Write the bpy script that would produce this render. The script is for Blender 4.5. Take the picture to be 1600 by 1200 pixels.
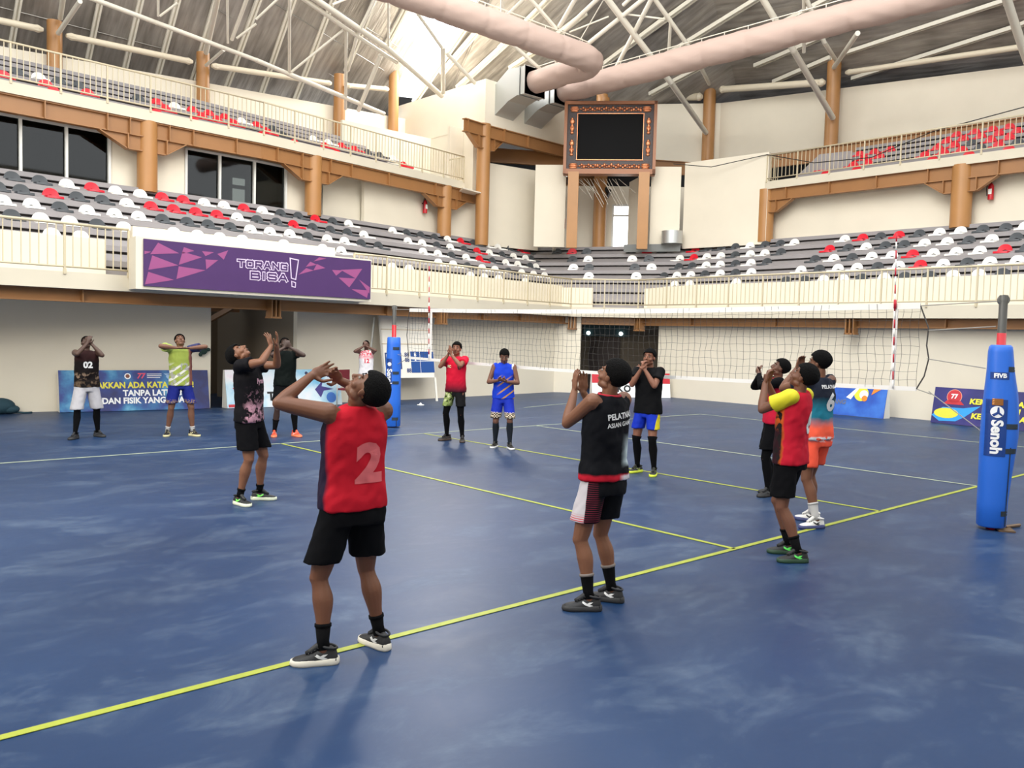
import bpy, bmesh, math, random
import numpy as np
from mathutils import Vector, Matrix, noise
from mathutils.bvhtree import BVHTree
random.seed(7)
C = bpy.context.scene.collection
for o in list(bpy.data.objects): bpy.data.objects.remove(o)

# ---------------------------------------------------------------- camera
CAM = Vector((-9.929, -4.495, 1.940)); YAW = 0.83529; PIT = -0.05579; ROLL = 0.025447
fw = Vector((math.cos(PIT)*math.cos(YAW), math.cos(PIT)*math.sin(YAW), math.sin(PIT)))
rt = fw.cross(Vector((0, 0, 1))).normalized(); up = rt.cross(fw)
cr, sr = math.cos(ROLL), math.sin(ROLL)
r2 = cr*rt + sr*up; u2 = -sr*rt + cr*up
cd = bpy.data.cameras.new('camera'); cam = bpy.data.objects.new('camera', cd); C.objects.link(cam)
mw = Matrix((r2, u2, -fw)).transposed().to_4x4(); mw.translation = CAM
cam.matrix_world = mw
cd.sensor_width = 36; cd.lens = 1348.86/1600*36; cd.clip_end = 300; cd.clip_start = .05
bpy.context.scene.camera = cam

# ---------------------------------------------------------------- light and exposure
w = bpy.data.worlds.new('World'); bpy.context.scene.world = w; w.use_nodes = True
w.node_tree.nodes['Background'].inputs[0].default_value = (0.93, 0.97, 1.0, 1)
w.node_tree.nodes['Background'].inputs[1].default_value = 3.2
vs = bpy.context.scene.view_settings
vs.view_transform = 'Standard'; vs.look = 'None'; vs.gamma = 1; vs.exposure = 0.0
try: vs.use_curve_mapping = False
except Exception: pass
def area(name, loc, target, sx, sy, power, col=(1, 1, 1)):
    l = bpy.data.lights.new(name, 'AREA'); l.shape = 'RECTANGLE'; l.size = sx; l.size_y = sy; l.energy = power; l.color = col
    o = bpy.data.objects.new(name, l); C.objects.link(o); o.location = loc
    o.rotation_euler = (Vector(target)-Vector(loc)).to_track_quat('-Z', 'Y').to_euler()
    o['kind'] = 'structure'
    return o
area('roof_daylight', (1.0, 5.5, 15.5), (13.0, 19.0, 8.0), 12, 7, 1900, (1.0, .965, .895))
area('roof_daylight_down', (3.0, 8.0, 19.0), (4.5, 10.0, 0), 10, 9, 700, (1.0, .98, .95))
area('left_fill_light', (-13.5, 3.0, 6.5), (6.0, 16.5, 1.5), 5, 3, 950, (1.0, .94, .84))  # soft fill added out of view at left, brightens walls under the balcony
area('skylight_daylight', (12.3, 24.6, 14.3), (10.5, 22.0, 9.0), 1.5, 5.5, 1300, (1.0, .98, .95))

# ---------------------------------------------------------------- helpers
def s2l(c):
    return tuple(((x/255)/12.92 if x/255 <= .04045 else ((x/255+.055)/1.055)**2.4) for x in c)
MATS = {}
def mat(name, col=None, rough=.6, metal=0., spec=.5, bump=0., bscale=20., var=0., vscale=3., coat=0., alpha=None):
    if name in MATS: return MATS[name]
    m = bpy.data.materials.new(name); m.use_nodes = True; nt = m.node_tree; b = nt.nodes['Principled BSDF']
    c = (*s2l(col), 1)
    b.inputs['Base Color'].default_value = c; b.inputs['Roughness'].default_value = rough
    b.inputs['Metallic'].default_value = metal; b.inputs['Specular IOR Level'].default_value = spec
    b.inputs['Coat Weight'].default_value = coat
    tc = nt.nodes.new('ShaderNodeTexCoord')
    if var:
        n = nt.nodes.new('ShaderNodeTexNoise'); n.inputs['Scale'].default_value = vscale; n.inputs['Detail'].default_value = 5
        nt.links.new(tc.outputs['Object'], n.inputs['Vector'])
        r = nt.nodes.new('ShaderNodeMapRange'); r.inputs[1].default_value = .3; r.inputs[2].default_value = .7
        r.inputs[3].default_value = 1-var; r.inputs[4].default_value = 1+var
        nt.links.new(n.outputs[0], r.inputs[0])
        mx = nt.nodes.new('ShaderNodeVectorMath'); mx.operation = 'SCALE'; mx.inputs[0].default_value = c[:3]
        nt.links.new(r.outputs[0], mx.inputs['Scale']); nt.links.new(mx.outputs[0], b.inputs['Base Color'])
    if bump:
        n2 = nt.nodes.new('ShaderNodeTexNoise'); n2.inputs['Scale'].default_value = bscale; n2.inputs['Detail'].default_value = 4
        nt.links.new(tc.outputs['Object'], n2.inputs['Vector'])
        bp = nt.nodes.new('ShaderNodeBump'); bp.inputs['Strength'].default_value = bump; bp.inputs['Distance'].default_value = .02
        nt.links.new(n2.outputs[0], bp.inputs['Height']); nt.links.new(bp.outputs[0], b.inputs['Normal'])
    MATS[name] = m
    return m

class MB:
    """collects shapes that become one mesh object"""
    def __init__(s): s.v = []; s.f = []
    def add(s, vs, fs):
        k = len(s.v); s.v += [tuple(x) for x in vs]; s.f += [tuple(i+k for i in f) for f in fs]; return s
    def hexa(s, a, b):  # a: 4 bottom pts, b: 4 top pts
        return s.add(list(a)+list(b), [(3, 2, 1, 0), (4, 5, 6, 7), (0, 1, 5, 4), (1, 2, 6, 5), (2, 3, 7, 6), (3, 0, 4, 7)])
    def box(s, c, size, rz=0., M=None):
        hx, hy, hz = size[0]/2, size[1]/2, size[2]/2
        R = M if M is not None else Matrix.Rotation(rz, 3, 'Z')
        P = [Vector(c)+R @ Vector((x*hx, y*hy, z*hz)) for z in (-1, 1) for x, y in ((-1, -1), (1, -1), (1, 1), (-1, 1))]
        return s.hexa(P[:4], P[4:])
    def tube(s, p, q, r0, r1=None, n=10, cap=True):
        p, q = Vector(p), Vector(q); r1 = r0 if r1 is None else r1; d = (q-p)
        if d.length < 1e-6: return s
        d.normalize(); a = d.orthogonal().normalized(); b = d.cross(a)
        vs = [p+(a*math.cos(t)+b*math.sin(t))*r0 for t in [2*math.pi*i/n for i in range(n)]]
        vs += [q+(a*math.cos(t)+b*math.sin(t))*r1 for t in [2*math.pi*i/n for i in range(n)]]
        fs = [(i, (i+1) % n, n+(i+1) % n, n+i) for i in range(n)]
        if cap: fs += [tuple(range(n-1, -1, -1)), tuple(range(n, 2*n))]
        return s.add(vs, fs)
    def bar(s, p, q, wdt, h=None, upv=(0, 0, 1)):
        p, q = Vector(p), Vector(q); h = h or wdt; d = (q-p).normalized(); sd = d.cross(Vector(upv))
        if sd.length < 1e-4: sd = Vector((1, 0, 0))
        sd.normalize(); u = sd.cross(d).normalized()
        o = [sd*(-wdt/2)+u*(-h/2), sd*(wdt/2)+u*(-h/2), sd*(wdt/2)+u*(h/2), sd*(-wdt/2)+u*(h/2)]
        return s.hexa([p+x for x in o], [q+x for x in o])
    def path(s, pts, r, n=8):
        pts = [Vector(p) for p in pts]; rs = r if isinstance(r, (list, tuple)) else [r]*len(pts)
        ring = []; a = None; vs = []
        for i, p in enumerate(pts):
            d = (pts[min(i+1, len(pts)-1)]-pts[max(i-1, 0)]).normalized()
            a = d.orthogonal().normalized() if a is None else (a-d*a.dot(d)).normalized()
            b = d.cross(a)
            vs += [p+(a*math.cos(2*math.pi*k/n)+b*math.sin(2*math.pi*k/n))*rs[i] for k in range(n)]
        fs = [(i*n+k, i*n+(k+1) % n, (i+1)*n+(k+1) % n, (i+1)*n+k) for i in range(len(pts)-1) for k in range(n)]
        fs += [tuple(range(n-1, -1, -1)), tuple(range((len(pts)-1)*n, len(pts)*n))]
        return s.add(vs, fs)
    def ell(s, c, r, M=None, nu=16, nv=10):
        R = M if M is not None else Matrix.Identity(3); c = Vector(c); vs = [c+R @ Vector((0, 0, -r[2]))]
        for j in range(1, nv):
            t = -math.pi/2+math.pi*j/nv
            vs += [c+R @ Vector((r[0]*math.cos(t)*math.cos(2*math.pi*i/nu), r[1]*math.cos(t)*math.sin(2*math.pi*i/nu), r[2]*math.sin(t))) for i in range(nu)]
        vs.append(c+R @ Vector((0, 0, r[2]))); L = len(vs)-1
        fs = [(0, 1+(i+1) % nu, 1+i) for i in range(nu)]
        for j in range(nv-2): fs += [(1+j*nu+i, 1+j*nu+(i+1) % nu, 1+(j+1)*nu+(i+1) % nu, 1+(j+1)*nu+i) for i in range(nu)]
        fs += [(L, 1+(nv-2)*nu+i, 1+(nv-2)*nu+(i+1) % nu) for i in range(nu)]
        return s.add(vs, fs)
    def build(s, name, m, parent=None, smooth=False, sides=None):
        me = bpy.data.meshes.new(name); me.from_pydata([tuple(v) for v in s.v], [], s.f); me.update()
        if m: me.materials.append(m)
        o = bpy.data.objects.new(name, me); C.objects.link(o)
        if parent: o.parent = parent
        if smooth:
            me.polygons.foreach_set('use_smooth', [True]*len(me.polygons))
        return o
def tag(o, label=None, cat=None, group=None, kind=None):
    if label: o['label'] = label
    if cat: o['category'] = cat
    if group: o['group'] = group
    if kind: o['kind'] = kind
    return o
def struct(o): o['kind'] = 'structure'; return o
def empty(name, loc=(0, 0, 0), rz=0.):
    o = bpy.data.objects.new(name, None); C.objects.link(o); o.location = loc; o.rotation_euler = (0, 0, rz); o.empty_display_size = .2
    return o
def smooth_by_angle(o, ang=40):
    me = o.data; bm = bmesh.new(); bm.from_mesh(me)
    for f in bm.faces: f.smooth = True
    for e in bm.edges:
        if len(e.link_faces) == 2 and e.calc_face_angle(0) > math.radians(ang): e.smooth = False
    bm.to_mesh(me); bm.free()
def bevel(o, wdt=.01, seg=2):
    md = o.modifiers.new('bevel', 'BEVEL'); md.width = wdt; md.segments = seg; md.limit_method = 'ANGLE'
def textmesh(body, size, bold=0., align='CENTER', extrude=0., spacing=1.):
    cu = bpy.data.curves.new('text', 'FONT'); cu.body = body; cu.size = size; cu.offset = bold; cu.align_x = align; cu.align_y = 'CENTER'
    cu.extrude = extrude; cu.space_character = spacing; cu.resolution_u = 3
    o = bpy.data.objects.new('text', cu); C.objects.link(o)
    dg = bpy.context.evaluated_depsgraph_get(); dg.update()
    me = bpy.data.meshes.new_from_object(o.evaluated_get(dg)); bpy.data.objects.remove(o); return me
def text(body, size, m, M, parent, bold=0., align='CENTER', name='lettering', sx=1., extrude=.001, spacing=1., shear=0.):
    me = textmesh(body, size, bold, align, extrude, spacing)
    S = Matrix.Diagonal((sx, 1, 1, 1)); S[0][1] = shear
    me.transform(M @ S); me.materials.clear(); me.materials.append(m)
    o = bpy.data.objects.new(name, me); C.objects.link(o)
    if parent: o.parent = parent
    return o
def frame(origin, xdir, ydir):
    x = Vector(xdir).normalized(); y = Vector(ydir); y = (y-x*y.dot(x)).normalized(); z = x.cross(y)
    M = Matrix((x, y, z)).transposed().to_4x4(); M.translation = Vector(origin); return M
def poly(m, M, parent, name, pts, off=.003):
    P = [M @ Vector((x, y, off)) for x, y in pts]
    return MB().add(P, [tuple(range(len(P)))]).build(name, m, parent)
def polys(m, M, parent, name, lst, off=.003):
    b = MB()
    for pts in lst:
        P = [M @ Vector((x, y, off)) for x, y in pts]; b.add(P, [tuple(range(len(P)))])
    return b.build(name, m, parent)
def disc(cx, cy, r, n=20, a0=0, a1=2*math.pi, ry=None):
    return [(cx+r*math.cos(a0+(a1-a0)*i/n), cy+(ry or r)*math.sin(a0+(a1-a0)*i/n)) for i in range(n)]
# ---------------------------------------------------------------- materials of the hall
CREAM = mat('cream_wall_paint', (222, 213, 194), .75, bump=.12, bscale=6, var=.035, vscale=.7)
CREAM_RAIL = mat('cream_rail_paint', (196, 183, 154), .5)
BROWN = mat('brown_steel_paint', (168, 120, 70), .42, var=.05, vscale=2)
BROWN_D = mat('brown_beam_paint', (150, 105, 62), .45, var=.05, vscale=2)
CONC = mat('grey_stand_paint', (146, 141, 141), .7, bump=.1, bscale=8, var=.05, vscale=1.5)
SLAB = mat('balcony_edge_paint', (205, 196, 176), .7, var=.03, vscale=1.2)
WHITEST = mat('white_truss_paint', (222, 216, 200), .45)
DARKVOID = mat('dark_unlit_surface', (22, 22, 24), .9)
BLACK = mat('black_plastic', (18, 18, 20), .5)
ALU = mat('galvanised_sheet', (190, 192, 190), .35, metal=.7)
WHITE = mat('white_plastic', (240, 238, 230), .45)
RED = mat('red_plastic', (214, 22, 44), .4)
GREY = mat('dark_grey_plastic', (66, 70, 74), .5)
GLASSD = mat('dark_tinted_glass', (20, 24, 24), .06, spec=.6)
WFRAME = mat('white_window_frame', (215, 214, 208), .5)
def floor_mat():
    m = bpy.data.materials.new('blue_court_paint'); m.use_nodes = True; nt = m.node_tree; b = nt.nodes['Principled BSDF']
    N = nt.nodes.new; L = nt.links.new
    tc = N('ShaderNodeTexCoord'); mp = N('ShaderNodeMapping'); L(tc.outputs['Object'], mp.inputs[0])
    mp.inputs['Rotation'].default_value = (0, 0, .85); mp.inputs['Scale'].default_value = (1.3, 2.2, 1)
    n1 = N('ShaderNodeTexNoise'); n1.inputs['Scale'].default_value = .8; n1.inputs['Detail'].default_value = 12; n1.inputs['Roughness'].default_value = .74; n1.inputs['Distortion'].default_value = .4
    L(mp.outputs[0], n1.inputs['Vector'])
    r1 = N('ShaderNodeValToRGB'); r1.color_ramp.elements[0].position = .49; r1.color_ramp.elements[0].color = (0, 0, 0, 1); r1.color_ramp.elements[1].position = .78; r1.color_ramp.elements[1].color = (1, 1, 1, 1)
    L(n1.outputs[0], r1.inputs[0])
    n2 = N('ShaderNodeTexNoise'); n2.inputs['Scale'].default_value = 9; n2.inputs['Detail'].default_value = 6; L(tc.outputs['Object'], n2.inputs['Vector'])
    mu = N('ShaderNodeMath'); mu.operation = 'MULTIPLY'; L(r1.outputs[0], mu.inputs[0]); L(n2.outputs[0], mu.inputs[1])
    # small light scuffs
    v = N('ShaderNodeTexNoise'); v.inputs['Scale'].default_value = 14; v.inputs['Detail'].default_value = 2; L(tc.outputs['Object'], v.inputs['Vector'])
    rv = N('ShaderNodeMapRange'); rv.inputs[1].default_value = .77; rv.inputs[2].default_value = .80; L(v.outputs[0], rv.inputs[0])
    ad = N('ShaderNodeMath'); ad.operation = 'MAXIMUM'; L(mu.outputs[0], ad.inputs[0])
    m2 = N('ShaderNodeMath'); m2.operation = 'MULTIPLY'; m2.inputs[1].default_value = .35; L(rv.outputs[0], m2.inputs[0]); L(m2.outputs[0], ad.inputs[1])
    mix = N('ShaderNodeMix'); mix.data_type = 'RGBA'; L(ad.outputs[0], mix.inputs['Factor'])
    mix.inputs['A'].default_value = (*s2l((12, 47, 85)), 1); mix.inputs['B'].default_value = (*s2l((98, 114, 132)), 1)
    n3 = N('ShaderNodeTexNoise'); n3.inputs['Scale'].default_value = .35; n3.inputs['Detail'].default_value = 3; L(tc.outputs['Object'], n3.inputs['Vector'])
    mr = N('ShaderNodeMapRange'); mr.inputs[1].default_value = .3; mr.inputs[2].default_value = .7; mr.inputs[3].default_value = .82; mr.inputs[4].default_value = 1.15; L(n3.outputs[0], mr.inputs[0])
    sc = N('ShaderNodeVectorMath'); sc.operation = 'SCALE'; L(mix.outputs['Result'], sc.inputs[0]); L(mr.outputs[0], sc.inputs['Scale'])
    L(sc.outputs[0], b.inputs['Base Color'])
    rr = N('ShaderNodeMapRange'); rr.inputs[3].default_value = .30; rr.inputs[4].default_value = .58; L(n1.outputs[0], rr.inputs[0]); L(rr.outputs[0], b.inputs['Roughness'])
    b.inputs['Specular IOR Level'].default_value = .52
    bp = N('ShaderNodeBump'); bp.inputs['Strength'].default_value = .08; L(n2.outputs[0], bp.inputs['Height']); L(bp.outputs[0], b.inputs['Normal'])
    return m
def foil_mat():
    m = bpy.data.materials.new('foil_roof_insulation'); m.use_nodes = True; nt = m.node_tree; b = nt.nodes['Principled BSDF']
    N = nt.nodes.new; L = nt.links.new
    tc = N('ShaderNodeTexCoord'); mp = N('ShaderNodeMapping'); L(tc.outputs['Object'], mp.inputs[0]); mp.inputs['Scale'].default_value = (2.2, .25, .25)
    n = N('ShaderNodeTexNoise'); n.inputs['Scale'].default_value = 2.6; n.inputs['Detail'].default_value = 6; L(mp.outputs[0], n.inputs['Vector'])
    n2 = N('ShaderNodeTexNoise'); n2.inputs['Scale'].default_value = .45; n2.inputs['Detail'].default_value = 4; L(tc.outputs['Object'], n2.inputs['Vector'])
    a = N('ShaderNodeMath'); a.operation = 'ADD'; L(n.outputs[0], a.inputs[0]); L(n2.outputs[0], a.inputs[1])
    r = N('ShaderNodeValToRGB'); r.color_ramp.elements[0].position = .35; r.color_ramp.elements[0].color = (*s2l((112, 106, 99)), 1)
    r.color_ramp.elements[1].position = .7; r.color_ramp.elements[1].color = (*s2l((184, 177, 168)), 1)
    h = N('ShaderNodeMath'); h.operation = 'MULTIPLY'; h.inputs[1].default_value = .5; L(a.outputs[0], h.inputs[0]); L(h.outputs[0], r.inputs[0])
    L(r.outputs[0], b.inputs['Base Color']); b.inputs['Metallic'].default_value = .35; b.inputs['Roughness'].default_value = .42
    bp = N('ShaderNodeBump'); bp.inputs['Strength'].default_value = .5; bp.inputs['Distance'].default_value = .08; L(n.outputs[0], bp.inputs['Height']); L(bp.outputs[0], b.inputs['Normal'])
    return m
FLOORM = floor_mat(); FOIL = foil_mat()
ROOF_EAVE=[(-14.92, 26.07, 9.2), (1.45, 27.27, 10.5), (15.85, 29.82, 12.3), (25.57, 19.02, 12.9), (25.2, -6.18, 10.9)]
ROOF_INNER=[(-13.78, 10.61, 21.5), (3.37, 11.87, 23.5), (10.08, 13.06, 22.5), (9.98, 13.17, 21.0), (9.7, -5.96, 19.0)]
SKY_GAP=[(12.44, 29.21, 11.84), (14.22, 29.53, 12.58), (12.61, 19.33, 18.38), (9.43, 19.71, 17.75)]
ROOF_LINES=[('purlin', (-3.34, 26.32, 10.45), (-3.42, 24.47, 11.97), 0.049), ('purlin', (-1.06, 26.6, 10.53), (-1.25, 23.98, 12.68), 0.051), ('purlin', (0.16, 26.75, 10.58), (-0.1, 23.72, 13.05), 0.053), ('purlin', (1.31, 26.9, 10.62), (1.02, 23.47, 13.42), 0.054), ('purlin', (2.62, 27.18, 10.71), (2.17, 23.05, 13.76), 0.056), ('purlin', (4.03, 27.43, 10.89), (3.54, 22.6, 14.12), 0.058), ('purlin', (5.6, 27.76, 11.05), (4.7, 22.42, 14.53), 0.059), ('purlin', (7.21, 28.04, 11.25), (6.23, 22.25, 15.03), 0.062), ('purlin', (8.8, 26.76, 12.53), (8.03, 22.69, 15.17), 0.063), ('purlin', (9.99, 25.8, 13.5), (9.76, 23.02, 15.37), 0.064), ('purlin', (13.44, 28.49, 12.48), (13.46, 24.88, 14.99), 0.071), ('purlin', (13.9, 27.07, 13.59), (13.97, 24.64, 14.93), 0.07), ('purlin', (15.15, 27.48, 13.31), (15.2, 23.96, 14.67), 0.071), ('purlin', (16.18, 25.02, 13.89), (16.37, 23.54, 14.39), 0.071), ('purlin', (15.16, 24.61, 14.43), (15.03, 20.31, 16.16), 0.068), ('purlin', (18.93, 23.43, 13.48), (19.12, 18.78, 15.23), 0.07), ('purlin', (18.99, 21.77, 14.11), (19.34, 15.69, 16.36), 0.068), ('purlin', (20.47, 20.52, 14.05), (20.05, 12.9, 15.87), 0.067), ('purlin', (21.7, 21.47, 13.22), (20.25, 8.75, 15.39), 0.067), ('purlin', (23.18, 16.93, 13.87), (22.86, 15.69, 13.91), 0.068), ('purlin', (24.11, 16.56, 13.31), (23.25, 13.48, 13.49), 0.067), ('purlin', (23.14, 12.78, 13.49), (21.46, 4.04, 13.6), 0.059), ('purlin', (24.45, 13.13, 12.84), (23.06, 6.61, 12.99), 0.06), ('purlin', (23.06, 6.61, 12.99), (22.58, 5.07, 13.11), 0.054), ('purlin', (16.37, 23.54, 14.39), (16.58, 20.84, 15.37), 0.068), ('purlin', (22.86, 15.69, 13.91), (21.87, 11.96, 14.08), 0.064), ('seam', (-3.84, 25.3, 11.29), (1.08, 25.97, 11.42), 0.016), ('seam', (1.08, 25.97, 11.42), (6.72, 27.14, 11.81), 0.019), ('seam', (2.36, 24.51, 12.72), (8.47, 27.1, 12.28), 0.019), ('seam', (4.08, 24.02, 13.32), (10.72, 26.88, 12.98), 0.02), ('seam', (6.03, 23.97, 13.84), (10.82, 25.87, 13.71), 0.02)]
TRUSS=[('truss', (-4.05, 20.39, 10.7), (2.69, 22.05, 10.54), 0.066), ('truss', (2.69, 22.05, 10.54), (4.08, 22.57, 10.52), 0.073), ('truss', (4.08, 22.57, 10.52), (9.16, 24.46, 10.47), 0.081), ('truss', (2.78, 19.82, 12.11), (5.21, 20.93, 11.94), 0.071), ('truss', (5.21, 20.93, 11.94), (8.24, 22.27, 11.76), 0.067), ('truss', (2.62, 19.58, 12.24), (7.43, 21.69, 11.96), 0.095), ('truss', (7.43, 21.69, 11.96), (11.46, 23.8, 11.5), 0.097), ('truss', (2.43, 19.36, 12.34), (4.09, 22.5, 10.57), 0.051), ('truss', (4.17, 22.53, 10.58), (5.25, 21.04, 11.88), 0.043), ('truss', (5.37, 21.04, 11.91), (7.23, 24.11, 10.23), 0.056), ('truss', (2.04, 20.7, 11.31), (2.51, 19.92, 11.97), 0.039), ('truss', (1.71, 21.32, 10.81), (2.11, 20.84, 11.23), 0.039), ('truss', (4.36, 20.19, 12.24), (4.75, 19.99, 12.48), 0.041), ('truss', (5.9, 21.26, 11.88), (6.36, 22.52, 11.12), 0.055), ('truss', (7.35, 21.98, 11.74), (7.86, 24.23, 10.31), 0.082), ('truss', (5.99, 19.51, 13.12), (7.43, 21.62, 12.01), 0.044), ('truss', (7.77, 20.4, 12.94), (9.94, 21.77, 12.53), 0.057), ('truss', (9.86, 21.67, 12.58), (11.41, 23.65, 11.59), 0.086), ('truss', (10.19, 21.9, 12.5), (12.1, 22.5, 11.89), 0.074), ('truss', (5.75, 19.63, 12.97), (5.9, 21.26, 11.88), 0.064), ('truss', (-0.96, 20.47, 11.13), (-0.78, 20.97, 10.74), 0.036), ('truss', (-0.73, 20.97, 10.75), (-0.38, 20.6, 11.11), 0.036), ('truss', (0.77, 19.9, 11.71), (1.49, 21.46, 10.65), 0.038), ('truss', (1.57, 21.36, 10.74), (1.43, 19.76, 11.82), 0.057), ('truss', (10.83, 18.37, 13.98), (12.69, 18.58, 13.2), 0.069), ('truss', (12.71, 18.45, 13.24), (12.24, 17.01, 13.98), 0.08), ('truss', (12.94, 18.4, 13.17), (12.88, 16.33, 14.01), 0.08), ('truss', (13.13, 18.33, 13.13), (13.68, 16.92, 13.48), 0.029), ('truss', (13.97, 18.17, 12.88), (14.05, 14.95, 14.11), 0.081), ('truss', (11.88, 16.37, 14.37), (17.54, 17.05, 11.99), 0.119), ('truss', (13.54, 15.27, 14.18), (17.1, 15.67, 12.69), 0.081), ('truss', (13.84, 14.6, 14.33), (15.63, 18.37, 12.19), 0.083), ('truss', (15.36, 15.44, 13.43), (16.65, 16.51, 12.53), 0.059), ('truss', (10.4, 18.99, 13.89), (10.96, 19.61, 13.44), 0.069), ('truss', (11.06, 19.44, 13.47), (11.04, 18.38, 13.89), 0.069), ('truss', (12.9, 16.14, 14.08), (13.65, 18.29, 12.95), 0.019), ('truss', (13.71, 16.27, 13.72), (13.66, 15.4, 14.08), 0.067), ('truss', (11.88, 20.16, 12.88), (14.6, 20.27, 11.83), 0.074), ('truss', (13.49, 19.37, 12.59), (13.8, 19.66, 12.36), 0.049), ('truss', (13.73, 16.67, 13.56), (15.36, 15.44, 13.43), 0.034), ('truss', (15.51, 12.14, 13.82), (18.23, 12.19, 12.3), 0.111), ('truss', (15.9, 10.62, 13.42), (18.08, 10.94, 12.26), 0.075), ('truss', (15.8, 10.48, 13.47), (18.35, 11.85, 12.2), 0.065), ('truss', (17.05, 4.6, 12.25), (17.79, 5.17, 11.91), 0.036), ('truss', (16.74, 5.0, 12.45), (19.54, 5.15, 11.0), 0.122), ('truss', (19.54, 5.15, 11.0), (20.39, 5.17, 10.55), 0.119), ('strut', (-2.42, 24.68, 10.73), (-2.54, 22.03, 10.95), 0.068), ('strut', (-2.36, 24.68, 11.2), (-3.01, 21.74, 11.12), 0.078), ('strut', (2.32, 25.09, 10.93), (2.0, 22.91, 10.89), 0.055), ('strut', (2.32, 25.09, 11.36), (1.14, 21.32, 11.99), 0.088), ('strut', (17.54, 17.05, 11.99), (23.28, 19.44, 11.43), 0.113), ('strut', (17.1, 15.67, 12.69), (23.28, 19.36, 13.6), 0.084), ('strut', (18.23, 12.19, 12.3), (23.19, 13.24, 11.04), 0.114), ('strut', (18.08, 10.94, 12.26), (23.19, 13.22, 13.32), 0.077), ('strut', (23.19, 13.29, 13.05), (19.23, 10.34, 12.71), 0.09)]
EAVE_TUBES=[((-5.26, 24.47, 10.62), (-2.72, 24.66, 10.73), 0.098), ((-2.31, 24.69, 10.72), (1.94, 25.02, 10.92), 0.097), ((2.42, 25.11, 10.96), (7.84, 26.06, 11.66), 0.099), ((8.32, 26.15, 11.73), (10.87, 26.6, 12.17), 0.102), ((23.36, 25.36, 14.03), (23.28, 19.62, 13.08), 0.162), ((23.27, 18.89, 13.25), (23.19, 13.54, 12.51), 0.144), ((23.18, 12.89, 12.74), (23.06, 4.42, 12.13), 0.102)]
UPPER_COLUMNS=[((-2.42, 25.08), 8.69, 11.19, 0.215), ((2.38, 25.5), 8.95, 11.45, 0.222), ((8.42, 26.57), 9.74, 12.24, 0.232), ((11.38, 27.1), 10.43, 13.5, 0.22), ((23.68, 19.59), 9.9, 13.93, 0.279), ((23.59, 13.49), 9.56, 13.47, 0.273), ((18.56, 21.58), 10.07, 12.57, 0.252)]
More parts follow.
